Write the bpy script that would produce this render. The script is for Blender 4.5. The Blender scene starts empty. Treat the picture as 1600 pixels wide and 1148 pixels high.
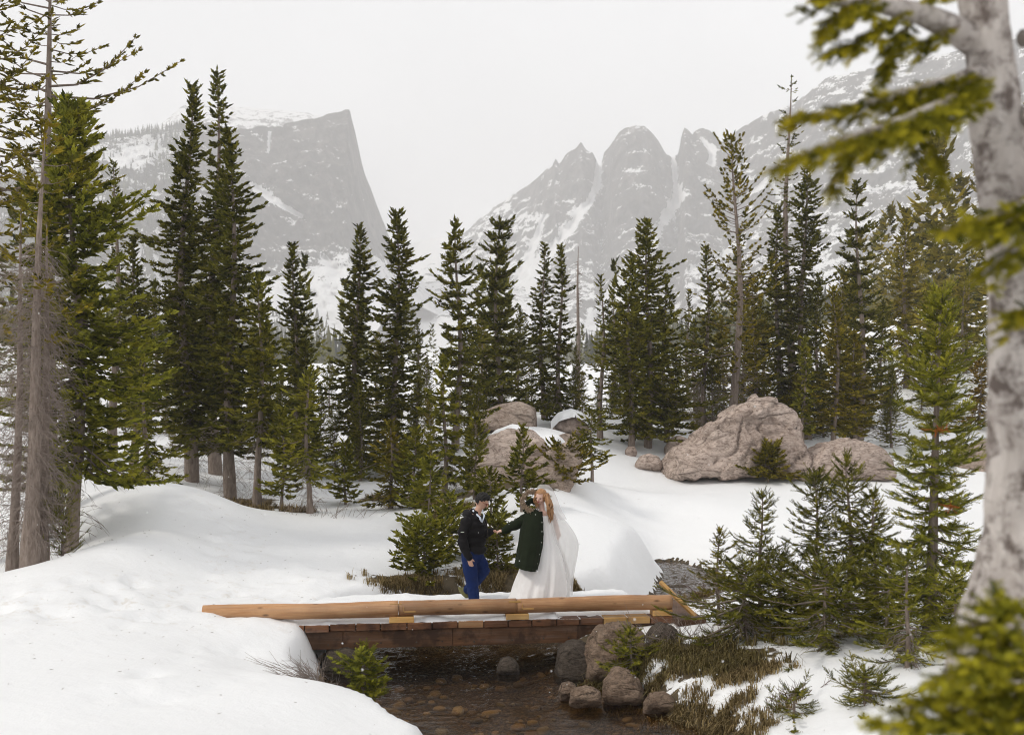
import bpy, bmesh, math, random
import numpy as np
from mathutils import Vector
from mathutils.bvhtree import BVHTree

scene = bpy.context.scene
R = math.radians
# ------------------------------------------------------------ camera
F = 1556.0            # focal length in photo pixels (1600 wide)
HC = 3.5              # camera height above the water, metres
HORIZON = 640.0       # photo row of the horizon
cam_data = bpy.data.cameras.new('camera')
cam_data.lens = 35.0
cam_data.sensor_width = 36.0
cam_data.shift_y = (HORIZON - 574.0) / 1600.0
cam_data.clip_start = 0.05
cam_data.clip_end = 20000.0
cam_data.dof.use_dof = True
cam_data.dof.focus_distance = 17.0
cam_data.dof.aperture_fstop = 2.0
cam = bpy.data.objects.new('camera', cam_data)
scene.collection.objects.link(cam)
cam.location = (0, 0, HC)
cam.rotation_euler = (R(90), 0, 0)
scene.camera = cam

# ------------------------------------------------------------ sky, sun, exposure
SUN_EL, SUN_AZ = 46.0, -112.0     # azimuth clockwise from +Y (view direction); behind the camera on the left
world = bpy.data.worlds.new('World')
scene.world = world
world.use_nodes = True
wn, wl = world.node_tree.nodes, world.node_tree.links
wn.clear()
w_out = wn.new('ShaderNodeOutputWorld')
w_bg = wn.new('ShaderNodeBackground')
w_sky = wn.new('ShaderNodeTexSky')
w_sky.sky_type = 'NISHITA'
w_sky.sun_disc = False
w_sky.sun_elevation = R(SUN_EL)
w_sky.sun_rotation = R(SUN_AZ)
w_hsv = wn.new('ShaderNodeHueSaturation')
w_hsv.inputs['Saturation'].default_value = 0.12
wl.new(w_sky.outputs['Color'], w_hsv.inputs['Color'])
# a closed layer of snow cloud in front of that sky, uneven in brightness
w_tc = wn.new('ShaderNodeTexCoord')
w_noise = wn.new('ShaderNodeTexNoise')
w_noise.inputs['Scale'].default_value = 1.3
w_noise.inputs['Detail'].default_value = 3.0
wl.new(w_tc.outputs['Generated'], w_noise.inputs['Vector'])
w_ramp = wn.new('ShaderNodeValToRGB')
w_ramp.color_ramp.elements[0].position = 0.3
w_ramp.color_ramp.elements[0].color = (7.9, 7.98, 8.12, 1)
w_ramp.color_ramp.elements[1].position = 0.72
w_ramp.color_ramp.elements[1].color = (10.7, 10.8, 11.0, 1)
wl.new(w_noise.outputs['Fac'], w_ramp.inputs['Fac'])
w_mix = wn.new('ShaderNodeMixRGB')
w_mix.inputs['Fac'].default_value = 0.9
wl.new(w_hsv.outputs['Color'], w_mix.inputs['Color1'])
wl.new(w_ramp.outputs['Color'], w_mix.inputs['Color2'])
wl.new(w_mix.outputs['Color'], w_bg.inputs['Color'])
w_bg.inputs['Strength'].default_value = 0.079
wl.new(w_bg.outputs['Background'], w_out.inputs['Surface'])

sun_data = bpy.data.lights.new('sun', 'SUN')
sun_data.energy = 1.5
sun_data.angle = R(10)
sun_data.color = (1.0, 0.945, 0.86)
sun = bpy.data.objects.new('sun', sun_data)
scene.collection.objects.link(sun)
_a, _e = R(SUN_AZ), R(SUN_EL)
_sd = Vector((math.sin(_a) * math.cos(_e), math.cos(_a) * math.cos(_e), math.sin(_e)))
sun.rotation_euler = _sd.to_track_quat('Z', 'Y').to_euler()
sun.location = _sd * 60

scene.view_settings.view_transform = 'Standard'
scene.view_settings.look = 'None'
scene.view_settings.exposure = 0.32
scene.view_settings.gamma = 1.0
scene.view_settings.use_curve_mapping = False
cy = scene.cycles
cy.use_denoising = True
try:
    cy.denoiser = 'OPENIMAGEDENOISE'
    cy.denoising_input_passes = 'RGB_ALBEDO_NORMAL'
except Exception:
    pass
cy.pixel_filter_type = 'BLACKMAN_HARRIS'
cy.filter_width = 1.05
cy.use_adaptive_sampling = True
cy.adaptive_threshold = 0.02
cy.max_bounces = 6
cy.diffuse_bounces = 3
cy.glossy_bounces = 3
cy.transmission_bounces = 4
cy.transparent_max_bounces = 12
cy.volume_bounces = 3
cy.caustics_reflective = False
cy.caustics_refractive = False
cy.sample_clamp_indirect = 6.0

# ------------------------------------------------------------ helpers
def U(px, py, d):
    """photo pixel at a distance of d metres along the view -> world point"""
    return ((px - 800.0) / F * d, d, HC + (HORIZON - py) / F * d)

COL = scene.collection

def tag(o, label=None, cat=None, group=None, kind=None):
    if label: o['label'] = label
    if cat: o['category'] = cat
    if group: o['group'] = group
    if kind: o['kind'] = kind
    return o

def empty(name, loc=(0, 0, 0), rz=0.0):
    o = bpy.data.objects.new(name, None)
    COL.objects.link(o)
    o.location = loc
    o.rotation_euler = (0, 0, rz)
    o.empty_display_size = 0.2
    return o

def np_mesh(name, V, faces_list, smooth=False, attrs=None):
    """V (n,3); faces_list: list of int arrays (m,3) or (m,4)"""
    V = np.asarray(V, dtype=np.float32)
    me = bpy.data.meshes.new(name)
    me.vertices.add(len(V))
    me.vertices.foreach_set('co', V.ravel())
    faces_list = [np.asarray(f, dtype=np.int32) for f in faces_list if len(f)]
    nl = sum(f.size for f in faces_list)
    npoly = sum(len(f) for f in faces_list)
    me.loops.add(nl)
    me.polygons.add(npoly)
    me.loops.foreach_set('vertex_index', np.concatenate([f.ravel() for f in faces_list]))
    starts, tot = [], 0
    for f in faces_list:
        starts.append(np.arange(len(f), dtype=np.int32) * f.shape[1] + tot)
        tot += f.size
    me.polygons.foreach_set('loop_start', np.concatenate(starts))
    me.update(calc_edges=True)
    if smooth:
        me.polygons.foreach_set('use_smooth', np.ones(npoly, dtype=bool))
    for k, a in (attrs or {}).items():
        at = me.attributes.new(k, 'FLOAT', 'POINT')
        at.data.foreach_set('value', np.asarray(a, dtype=np.float32))
    return me

def link(name, me, mat=None, parent=None):
    o = bpy.data.objects.new(name, me)
    COL.objects.link(o)
    if mat is not None and not me.materials:
        me.materials.append(mat)
    if parent is not None:
        o.parent = parent
    return o

class MB:
    """collects shapes into one mesh"""
    def __init__(self):
        self.v, self.f = [], []
    def add(self, v, f):
        n = len(self.v)
        self.v.extend([tuple(map(float, p)) for p in v])
        self.f.extend([tuple(i + n for i in q) for q in f])
        return self
    def box(self, c, s, rot=None, jit=0, rng=None):
        P = []
        for z in (-1, 1):
            for y in (-1, 1):
                for x in (-1, 1):
                    p = Vector((x * s[0] / 2, y * s[1] / 2, z * s[2] / 2))
                    if jit: p += Vector([rng.uniform(-jit, jit) for _ in range(3)])
                    if rot is not None: p.rotate(rot)
                    P.append(p + Vector(c))
        return self.add(P, [(0, 2, 3, 1), (4, 5, 7, 6), (0, 1, 5, 4), (2, 6, 7, 3), (0, 4, 6, 2), (1, 3, 7, 5)])
    def tube(self, pts, rad, n=8, cap=True, flat=1.0):
        pts = [Vector(p) for p in pts]
        V, Fc = [], []
        ref = Vector((0.13, 0.21, 0.97))
        for i, p in enumerate(pts):
            t = (pts[min(i + 1, len(pts) - 1)] - pts[max(i - 1, 0)]).normalized()
            a = t.cross(ref)
            if a.length < 1e-3: a = t.cross(Vector((1, 0, 0)))
            a.normalize()
            b = t.cross(a)
            r = rad[i] if hasattr(rad, '__len__') else rad
            for k in range(n):
                th = 2 * math.pi * k / n
                V.append(p + a * (r * math.cos(th)) + b * (r * flat * math.sin(th)))
        for i in range(len(pts) - 1):
            for k in range(n):
                k2 = (k + 1) % n
                Fc.append((i * n + k, i * n + k2, (i + 1) * n + k2, (i + 1) * n + k))
        if cap:
            Fc.append(tuple(range(n - 1, -1, -1)))
            Fc.append(tuple(range((len(pts) - 1) * n, len(pts) * n)))
        return self.add(V, Fc)
    def ball(self, c, r, seg=12, rings=8, rot=None):
        r = (r, r, r) if not hasattr(r, '__len__') else r
        V, Fc = [], []
        for i in range(rings + 1):
            ph = math.pi * i / rings
            for k in range(seg):
                th = 2 * math.pi * k / seg
                p = Vector((r[0] * math.sin(ph) * math.cos(th), r[1] * math.sin(ph) * math.sin(th), r[2] * math.cos(ph)))
                if rot is not None: p.rotate(rot)
                V.append(p + Vector(c))
        for i in range(rings):
            for k in range(seg):
                k2 = (k + 1) % seg
                Fc.append((i * seg + k, (i + 1) * seg + k, (i + 1) * seg + k2, i * seg + k2))
        return self.add(V, Fc)
    def mesh(self, name, smooth=False):
        me = bpy.data.meshes.new(name)
        me.from_pydata(self.v, [], self.f)
        me.update()
        if smooth:
            me.polygons.foreach_set('use_smooth', np.ones(len(me.polygons), dtype=bool))
        return me
    def build(self, name, mat, parent=None, smooth=False, bevel=0.0):
        me = self.mesh(name, smooth)
        if bevel:
            bm = bmesh.new(); bm.from_mesh(me)
            bmesh.ops.bevel(bm, geom=list(bm.edges), offset=bevel, segments=1, affect='EDGES', profile=0.5)
            bm.to_mesh(me); bm.free()
        return link(name, me, mat, parent)

def remesh(mb, voxel, smooth=3, keep=None):
    """fuse overlapping closed shapes into one continuous surface"""
    me = mb.mesh('fuse')
    o = bpy.data.objects.new('fuse', me)
    COL.objects.link(o)
    m = o.modifiers.new('r', 'REMESH'); m.mode = 'VOXEL'; m.voxel_size = voxel
    if smooth:
        s = o.modifiers.new('s', 'SMOOTH'); s.iterations = smooth; s.factor = 0.5
    if keep:
        dcm = o.modifiers.new('d', 'DECIMATE'); dcm.ratio = keep
    dg = bpy.context.evaluated_depsgraph_get()
    dg.update()
    out = bpy.data.meshes.new_from_object(o.evaluated_get(dg))
    bpy.data.objects.remove(o)
    bpy.data.meshes.remove(me)
    out.polygons.foreach_set('use_smooth', np.ones(len(out.polygons), dtype=bool))
    return out

# --- numpy noise
def _hash(ix, iy, iz, seed):
    h = (ix.astype(np.int64) * 374761393 + iy.astype(np.int64) * 668265263 + iz.astype(np.int64) * 2147483647 + seed * 1274126177) & 0xffffffff
    h = ((h ^ (h >> 13)) * 1274126177) & 0xffffffff
    h = (h ^ (h >> 16)) & 0xffffff
    return h / float(0xffffff)

def vnoise(P, seed=0):
    P = np.asarray(P, dtype=np.float64)
    i = np.floor(P).astype(np.int64)
    f = P - i
    f = f * f * f * (f * (f * 6 - 15) + 10)
    out = 0
    for dx in (0, 1):
        for dy in (0, 1):
            for dz in (0, 1):
                w = (f[..., 0] if dx else 1 - f[..., 0]) * (f[..., 1] if dy else 1 - f[..., 1]) * (f[..., 2] if dz else 1 - f[..., 2])
                out = out + w * _hash(i[..., 0] + dx, i[..., 1] + dy, i[..., 2] + dz, seed)
    return out * 2 - 1

def fbm(P, octaves=4, seed=0, gain=0.5, ridged=False):
    P = np.asarray(P, dtype=np.float64)
    a, s, out = 1.0, 0.0, 0
    for k in range(octaves):
        n = vnoise(P * (2.03 ** k) + 17.3 * k, seed + k)
        if ridged: n = 1 - 2 * np.abs(n)
        out = out + a * n
        s += a
        a *= gain
    return out / s

def xyz(x, y, z=None):
    x = np.asarray(x, dtype=np.float64)
    y = np.asarray(y, dtype=np.float64)
    return np.stack([x, y, np.zeros_like(x) + (0 if z is None else z)], axis=-1)

def sstep(a, b, x):
    t = np.clip((x - a) / (b - a), 0, 1)
    return t * t * (3 - 2 * t)

def seg_dist(px, py, poly):
    """distance of points to a polyline; returns (dist, interpolated extra columns, side)"""
    best = np.full(px.shape, 1e9)
    ex = np.zeros(px.shape + (len(poly[0]) - 2,))
    side = np.zeros(px.shape)
    for a, b in zip(poly[:-1], poly[1:]):
        ax, ay, bx, by = a[0], a[1], b[0], b[1]
        L2 = (bx - ax) ** 2 + (by - ay) ** 2
        t = np.clip(((px - ax) * (bx - ax) + (py - ay) * (by - ay)) / L2, 0, 1)
        dd = np.hypot(px - ax - t * (bx - ax), py - ay - t * (by - ay))
        m = dd < best
        best = np.where(m, dd, best)
        for k in range(2, len(a)):
            ex[..., k - 2] = np.where(m, a[k] + t * (b[k] - a[k]), ex[..., k - 2])
        side = np.where(m, np.sign((bx - ax) * (py - ay) - (by - ay) * (px - ax)), side)
    return best, ex, side

# ------------------------------------------------------------ materials
class NT:
    def __init__(self, name):
        self.m = bpy.data.materials.new(name)
        self.m.use_nodes = True
        self.t = self.m.node_tree
        self.n, self.l = self.t.nodes, self.t.links
        self.n.clear()
        self.out = self.n.new('ShaderNodeOutputMaterial')
    def node(self, kind, props=None, **inp):
        nd = self.n.new(kind)
        for k, v in (props or {}).items(): setattr(nd, k, v)
        for k, v in inp.items():
            k = k.replace('_', ' ')
            self.set(nd, k, v)
        return nd
    def set(self, nd, k, v):
        s = nd.inputs[k] if not k.isdigit() else nd.inputs[int(k)]
        if isinstance(v, bpy.types.NodeSocket): self.l.new(v, s)
        else: s.default_value = v
    def pos(self):
        return self.node('ShaderNodeNewGeometry').outputs['Position']
    def objc(self):
        return self.node('ShaderNodeTexCoord').outputs['Object']
    def noise(self, vec, scale, detail=4.0, rough=0.55, dist=0.0):
        nd = self.node('ShaderNodeTexNoise', Scale=scale, Detail=detail, Roughness=rough, Distortion=dist)
        self.l.new(vec, nd.inputs['Vector'])
        return nd.outputs['Fac']
    def ramp(self, fac, stops, interp='LINEAR'):
        nd = self.node('ShaderNodeValToRGB')
        nd.color_ramp.interpolation = interp
        el = nd.color_ramp.elements
        while len(el) < len(stops): el.new(0.5)
        for e, (p, c) in zip(el, stops):
            e.position = p
            e.color = (c, c, c, 1) if not hasattr(c, '__len__') else (*c, 1)
        self.l.new(fac, nd.inputs['Fac'])
        return nd.outputs['Color']
    def math(self, op, a, b=0.0, c=None, clamp=False):
        nd = self.node('ShaderNodeMath', {'operation': op, 'use_clamp': clamp})
        self.set(nd, '0', a); self.set(nd, '1', b)
        if c is not None: self.set(nd, '2', c)
        return nd.outputs[0]
    def mix(self, fac, a, b, blend='MIX'):
        nd = self.node('ShaderNodeMixRGB', {'blend_type': blend})
        for k, v in (('Fac', fac), ('Color1', a), ('Color2', b)):
            if isinstance(v, tuple) and len(v) == 3: v = (*v, 1)
            self.set(nd, k, v)
        return nd.outputs['Color']
    def attr(self, name, typ='GEOMETRY'):
        nd = self.node('ShaderNodeAttribute', {'attribute_name': name, 'attribute_type': typ})
        return nd.outputs['Fac']
    def bump(self, h, strength=0.5, dist=0.02, normal=None):
        nd = self.node('ShaderNodeBump', Strength=strength, Distance=dist)
        self.l.new(h, nd.inputs['Height'])
        if normal is not None: self.l.new(normal, nd.inputs['Normal'])
        return nd.outputs['Normal']
    def pbr(self, color, rough=0.7, normal=None, spec=0.3, metal=0.0, **kw):
        nd = self.node('ShaderNodeBsdfPrincipled')
        for k, v in (('Base Color', color), ('Roughness', rough), ('Specular IOR Level', spec), ('Metallic', metal)):
            if isinstance(v, tuple) and len(v) == 3: v = (*v, 1)
            self.set(nd, k, v)
        if normal is not None: self.l.new(normal, nd.inputs['Normal'])
        for k, v in kw.items(): self.set(nd, k.replace('_', ' '), v)
        return nd.outputs['BSDF']
    def done(self, sh=None, vol=None):
        if sh is not None: self.l.new(sh, self.out.inputs['Surface'])
        if vol is not None: self.l.new(vol, self.out.inputs['Volume'])
        return self.m

SNOW = (0.86, 0.865, 0.87)

def mat_ground():
    t = NT('snow_ground')
    p = t.pos()
    n1 = t.noise(p, 0.9, 5.0)
    n2 = t.noise(p, 7.0, 5.0, 0.6)
    n3 = t.noise(p, 60.0, 3.0)
    snow = t.mix(t.ramp(n1, [(0.35, 0.0), (0.7, 1.0)]), (0.875, 0.878, 0.882), (0.845, 0.848, 0.852))
    # dirt carried onto the trodden path
    dirt = t.math('MULTIPLY', t.attr('path'), t.ramp(t.noise(p, 5.0, 6.0, 0.7), [(0.55, 0.0), (0.75, 0.75)]))
    snow = t.mix(dirt, snow, (0.62, 0.56, 0.48))
    soil = t.mix(n2, (0.035, 0.026, 0.016), (0.13, 0.10, 0.06))
    soil = t.mix(t.ramp(n1, [(0.4, 0.0), (0.6, 1.0)]), soil, (0.085, 0.062, 0.032))
    soil = t.mix(t.attr('bed'), soil, t.mix(t.ramp(t.noise(p, 22.0, 5.0, 0.7), [(0.42, 0.0), (0.66, 1.0)]), (0.012, 0.009, 0.005), (0.17, 0.12, 0.06)))
    bare = t.math('ADD', t.attr('bare'), t.math('MULTIPLY', t.math('SUBTRACT', n2, 0.5), 2.0))
    bfac = t.ramp(bare, [(0.47, 0.0), (0.56, 1.0)])
    col = t.mix(bfac, snow, soil)
    h = t.math('ADD', t.math('MULTIPLY', n2, 1.0), t.math('MULTIPLY', n3, 0.25))
    nb = t.bump(h, 0.30, 0.06)
    return t.done(t.pbr(col, 0.62, nb, 0.25))

def mat_snow():
    t = NT('snow')
    p = t.pos()
    n = t.noise(p, 14.0, 5.0, 0.6)
    return t.done(t.pbr(SNOW, 0.6, t.bump(n, 0.35, 0.03), 0.25))

def mat_rock(name, c1, c2, c3, scale=1.0, snow=0.0, crack=1.0):
    t = NT(name)
    p = t.pos()
    n1 = t.noise(p, 1.1 * scale, 6.0, 0.6, 0.6)
    n2 = t.noise(p, 9.0 * scale, 6.0, 0.65)
    n3 = t.noise(p, 45.0 * scale, 4.0, 0.7)
    mp = t.node('ShaderNodeMapping', Scale=(1.0, 1.0, 3.2), Rotation=(0.5, 0.45, 0.3))
    t.l.new(p, mp.inputs['Vector'])
    strata = t.noise(mp.outputs['Vector'], 2.6 * scale, 8.0, 0.62, 1.2)
    col = t.mix(t.ramp(n1, [(0.35, 0.0), (0.65, 1.0)]), c1, c2)
    col = t.mix(t.ramp(strata, [(0.455, 0.0), (0.5, 0.9), (0.545, 0.0)]), col, c3)
    col = t.mix(t.math('MULTIPLY', t.ramp(n2, [(0.4, 0.0), (0.7, 1.0)]), 0.5), col, tuple(x * 1.5 for x in c2))
    n7 = t.noise(p, 0.55 * scale, 5.0, 0.65, 0.4)
    col = t.mix(t.ramp(n7, [(0.48, 0.0), (0.64, 0.45)]), col, tuple(0.45 * x for x in c1))
    mp4 = t.node('ShaderNodeMapping', Scale=(0.45, 0.9, 1.7), Rotation=(0.2, 0.75, 0.2))
    t.l.new(p, mp4.inputs['Vector'])
    wv = t.mix(0.22, mp4.outputs['Vector'], t.node('ShaderNodeTexNoise', Scale=1.5 * scale, Detail=4.0).outputs['Color'], 'ADD')
    vo = t.node('ShaderNodeTexVoronoi', {'feature': 'DISTANCE_TO_EDGE'}, Scale=0.95 * scale)
    t.l.new(wv, vo.inputs['Vector'])
    cr = t.math('MULTIPLY', t.ramp(vo.outputs['Distance'], [(0.0, 1.0), (0.035, 0.0)]), t.ramp(n1, [(0.42, 0.0), (0.58, 1.0)]))
    col = t.mix(t.math('MULTIPLY', cr, 0.7), col, tuple(x * 0.45 for x in c3))
    # lichen
    col = t.mix(t.ramp(n3, [(0.60, 0.0), (0.74, 0.45)]), col, tuple(0.5 * x for x in c1))
    h = t.math('ADD', t.math('MULTIPLY', strata, 1.2), t.math('ADD', t.math('MULTIPLY', n2, 0.6), t.math('MULTIPLY', n3, 0.15)))
    h = t.math('SUBTRACT', h, t.math('MULTIPLY', cr, 0.5))
    nb = t.bump(h, 0.9, 0.09 / scale)
    if snow > 0:
        nz = t.node('ShaderNodeSeparateXYZ')
        t.l.new(t.node('ShaderNodeNewGeometry').outputs['Normal'], nz.inputs[0])
        f = t.math('ADD', nz.outputs['Z'], t.math('MULTIPLY', t.math('SUBTRACT', n2, 0.5), 0.7))
        col = t.mix(t.ramp(f, [(1 - snow, 0.0), (1.06 - snow, 1.0)]), col, SNOW)
    return t.done(t.pbr(col, 0.85, nb, 0.2))

def mat_mountain():
    t = NT('mountain_rock_and_snow')
    p = t.pos()
    mp = t.node('ShaderNodeMapping', Scale=(1.0, 1.0, 0.35))
    t.l.new(p, mp.inputs['Vector'])
    streak = t.noise(mp.outputs['Vector'], 0.035, 7.0, 0.65, 0.5)
    n1 = t.noise(p, 0.012, 6.0, 0.6)
    n2 = t.noise(p, 0.06, 7.0, 0.68, 0.4)
    n3 = t.noise(p, 0.3, 5.0, 0.65)
    mp2 = t.node('ShaderNodeMapping', Scale=(0.6, 0.6, 2.2), Rotation=(0.0, 0.22, 0.0))
    t.l.new(p, mp2.inputs['Vector'])
    ledge = t.noise(mp2.outputs['Vector'], 0.03, 7.0, 0.66, 0.3)
    rock = t.mix(t.ramp(n2, [(0.35, 0.0), (0.65, 1.0)]), (0.022, 0.020, 0.018), (0.17, 0.150, 0.138))
    rock = t.mix(t.ramp(streak, [(0.42, 0.0), (0.60, 0.8)]), rock, (0.04, 0.037, 0.035))
    nz = t.node('ShaderNodeSeparateXYZ')
    t.l.new(t.node('ShaderNodeNewGeometry').outputs['Normal'], nz.inputs[0])
    f = t.math('ADD', t.attr('snow'), t.math('MULTIPLY', nz.outputs['Z'], 0.45))
    f = t.math('ADD', f, t.math('MULTIPLY', t.math('SUBTRACT', n2, 0.5), 1.5))
    f = t.math('ADD', f, t.math('MULTIPLY', t.math('SUBTRACT', ledge, 0.5), 1.5))
    f = t.math('ADD', f, t.math('MULTIPLY', t.math('SUBTRACT', n3, 0.5), 0.9))
    sf = t.ramp(f, [(0.61, 0.0), (0.67, 1.0)])
    col = t.mix(sf, rock, SNOW)
    h = t.math('ADD', n2, t.math('MULTIPLY', n3, 0.3))
    return t.done(t.pbr(col, 0.9, t.bump(h, 0.8, 9.0), 0.1))

def mat_needles(name='needles', translucent=0.20):
    t = NT(name)
    oc = t.node('ShaderNodeObjectInfo').outputs['Color']
    tint = t.attr('tint')
    dark = t.mix(1.0, oc, (0.20, 0.25, 0.26), 'MULTIPLY')  # random tints spread wide to paint in shaded and sunlit needles
    lite = t.mix(1.0, oc, (2.5, 2.2, 1.3), 'MULTIPLY')
    col = t.mix(tint, dark, lite)
    n = t.noise(t.objc(), 1.3, 3.0)
    col = t.mix(t.math('MULTIPLY', t.ramp(n, [(0.45, 0.0), (0.7, 1.0)]), 0.35), col, t.mix(1.0, col, (1.5, 1.15, 0.6), 'MULTIPLY'))
    a = t.pbr(col, 0.6, None, 0.06)
    b = t.node('ShaderNodeBsdfTranslucent')
    t.l.new(col, b.inputs['Color'])
    m = t.node('ShaderNodeMixShader', Fac=translucent)
    t.l.new(a, m.inputs[1]); t.l.new(b.outputs[0], m.inputs[2])
    return t.done(m.outputs[0])

def mat_bark(name, c1, c2, scale=1.0, patches=None):
    t = NT(name)
    p = t.objc()
    mp = t.node('ShaderNodeMapping', Scale=(1.0, 1.0, 0.22))
    t.l.new(p, mp.inputs['Vector'])
    n1 = t.noise(mp.outputs['Vector'], 22.0 * scale, 6.0, 0.65, 0.4)
    n2 = t.noise(p, 3.0 * scale, 4.0)
    col = t.mix(t.ramp(n1, [(0.35, 0.0), (0.65, 1.0)]), c1, c2)
    col = t.mix(t.math('MULTIPLY', n2, 0.4), col, tuple(x * 0.6 for x in c2))
    if patches:
        n4 = t.noise(p, 10.0, 7.0, 0.75, 0.25)
        col = t.mix(t.ramp(n4, [(0.48, 0.0), (0.60, 0.95)]), col, patches)
        n6 = t.noise(p, 4.0, 3.0, 0.6, 0.2)
        col = t.mix(t.ramp(n6, [(0.50, 0.0), (0.72, 0.55)]), col, tuple(x * 1.3 for x in patches))
        mp3 = t.node('ShaderNodeMapping', Scale=(1.0, 1.0, 3.0))
        t.l.new(p, mp3.inputs['Vector'])
        n5 = t.noise(mp3.outputs['Vector'], 14.0, 5.0, 0.6, 0.2)
        col = t.mix(t.ramp(n5, [(0.62, 0.0), (0.74, 0.9)]), col, (0.085, 0.05, 0.038))
    return t.done(t.pbr(col, 0.9, t.bump(n1, 0.8, 0.02 / scale), 0.15))

def mat_wood(name, c1, c2, axis_scale=(0.35, 6.0, 6.0), rough=0.6, stain=None):
    t = NT(name)
    p = t.objc()
    mp = t.node('ShaderNodeMapping', Scale=axis_scale)
    t.l.new(p, mp.inputs['Vector'])
    g = t.noise(mp.outputs['Vector'], 5.0, 7.0, 0.65, 0.8)
    n = t.noise(p, 2.0, 4.0)
    col = t.mix(t.ramp(g, [(0.3, 0.0), (0.7, 1.0)]), c1, c2)
    col = t.mix(t.math('MULTIPLY', t.ramp(n, [(0.4, 0.0), (0.7, 1.0)]), 0.55), col, tuple(x * 0.55 for x in c1))
    mpk = t.node('ShaderNodeMapping', Scale=(1.6, 4.0, 4.0))
    t.l.new(p, mpk.inputs['Vector'])
    kn = t.node('ShaderNodeTexVoronoi', Scale=1.7)
    t.l.new(mpk.outputs['Vector'], kn.inputs['Vector'])
    col = t.mix(t.ramp(kn.outputs['Distance'], [(0.05, 0.85), (0.16, 0.0)]), col, tuple(x * 0.28 for x in c1))
    we = t.noise(mp.outputs['Vector'], 1.3, 5.0, 0.7)
    col = t.mix(t.ramp(we, [(0.5, 0.0), (0.72, 0.6)]), col, tuple(0.5 * x + 0.10 for x in c2))
    ri = t.node('ShaderNodeObjectInfo').outputs['Random']
    col = t.mix(1.0, col, t.ramp(ri, [(0.0, 0.75), (1.0, 1.2)]), 'MULTIPLY')
    if stain:
        s = t.noise(t.pos(), 3.1, 5.0, 0.6)
        col = t.mix(t.ramp(s, [(0.5, 0.0), (0.62, 0.85)]), col, stain)
    return t.done(t.pbr(col, rough, t.bump(g, 0.4, 0.008), 0.3))

def mat_plain(name, c, rough=0.7, vary=0.25, scale=12.0, bump=0.3, spec=0.25, sheen=0.0):
    t = NT(name)
    n = t.noise(t.objc(), scale, 5.0, 0.6)
    col = t.mix(n, tuple(x * (1 - vary) for x in c), tuple(min(1, x * (1 + vary)) for x in c))
    kw = {'Sheen_Weight': sheen} if sheen else {}
    return t.done(t.pbr(col, rough, t.bump(n, bump, 0.01), spec, 0.0, **kw))

def mat_water():
    t = NT('stream_water')
    p = t.pos()
    mp = t.node('ShaderNodeMapping', Scale=(1.0, 1.7, 1.0), Rotation=(0, 0, 0.35))
    t.l.new(p, mp.inputs['Vector'])
    n1 = t.noise(mp.outputs['Vector'], 5.0, 5.0, 0.6, 1.2)
    n2 = t.noise(mp.outputs['Vector'], 17.0, 3.0, 0.55, 0.6)
    calm = t.attr('calm')
    h = t.math('ADD', n1, t.math('MULTIPLY', n2, 0.35))
    st = t.math('SUBTRACT', 1.0, t.math('MULTIPLY', calm, 0.80))
    bn = t.node('ShaderNodeBump', Distance=0.05)
    t.l.new(st, bn.inputs['Strength']); t.l.new(h, bn.inputs['Height'])
    fr = t.node('ShaderNodeFresnel', IOR=1.33)
    t.l.new(bn.outputs['Normal'], fr.inputs['Normal'])
    gl = t.node('ShaderNodeBsdfGlossy', Roughness=0.03, Color=(0.95, 0.96, 0.97, 1))
    t.l.new(bn.outputs['Normal'], gl.inputs['Normal'])
    tr = t.node('ShaderNodeBsdfTransparent', Color=(0.86, 0.68, 0.42, 1))
    m = t.node('ShaderNodeMixShader')
    t.l.new(fr.outputs[0], m.inputs[0]); t.l.new(tr.outputs[0], m.inputs[1]); t.l.new(gl.outputs[0], m.inputs[2])
    return t.done(m.outputs[0])

def mat_tulle(name, alpha, c=(0.80, 0.77, 0.75)):
    t = NT(name)
    n = t.noise(t.objc(), 9.0, 4.0, 0.6)
    d = t.pbr(t.mix(n, tuple(x * 0.93 for x in c), c), 0.8, t.bump(n, 0.3, 0.02), 0.1)
    tl = t.node('ShaderNodeBsdfTranslucent', Color=(*c, 1))
    m1 = t.node('ShaderNodeMixShader', Fac=0.1)
    t.l.new(d, m1.inputs[1]); t.l.new(tl.outputs[0], m1.inputs[2])
    if alpha >= 1: return t.done(m1.outputs[0])
    tr = t.node('ShaderNodeBsdfTransparent')
    m = t.node('ShaderNodeMixShader', Fac=alpha)
    t.l.new(tr.outputs[0], m.inputs[1]); t.l.new(m1.outputs[0], m.inputs[2])
    return t.done(m.outputs[0])

M = {}
M['ground'] = mat_ground()
M['snow'] = mat_snow()
M['boulder'] = mat_rock('pinkish_granite', (0.43, 0.33, 0.275), (0.58, 0.475, 0.41), (0.11, 0.07, 0.05), 0.8)
M['ledge'] = mat_rock('tan_granite', (0.36, 0.275, 0.22), (0.48, 0.39, 0.33), (0.14, 0.10, 0.07), 0.8)
M['wet_rock'] = mat_rock('brown_streamside_rock', (0.15, 0.10, 0.07), (0.27, 0.195, 0.14), (0.06, 0.045, 0.036), 2.2)
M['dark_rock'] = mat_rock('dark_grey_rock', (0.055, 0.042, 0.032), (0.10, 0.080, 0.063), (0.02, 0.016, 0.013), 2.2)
M['mountain'] = mat_mountain()
M['needles'] = mat_needles()
M['far_needles'] = mat_needles('far_needles', 0.1)
M['bark'] = mat_bark('grey_brown_bark', (0.16, 0.12, 0.095), (0.33, 0.27, 0.23))
M['dead_wood'] = mat_bark('dead_grey_wood', (0.20, 0.155, 0.13), (0.36, 0.30, 0.26), 2.0)
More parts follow.
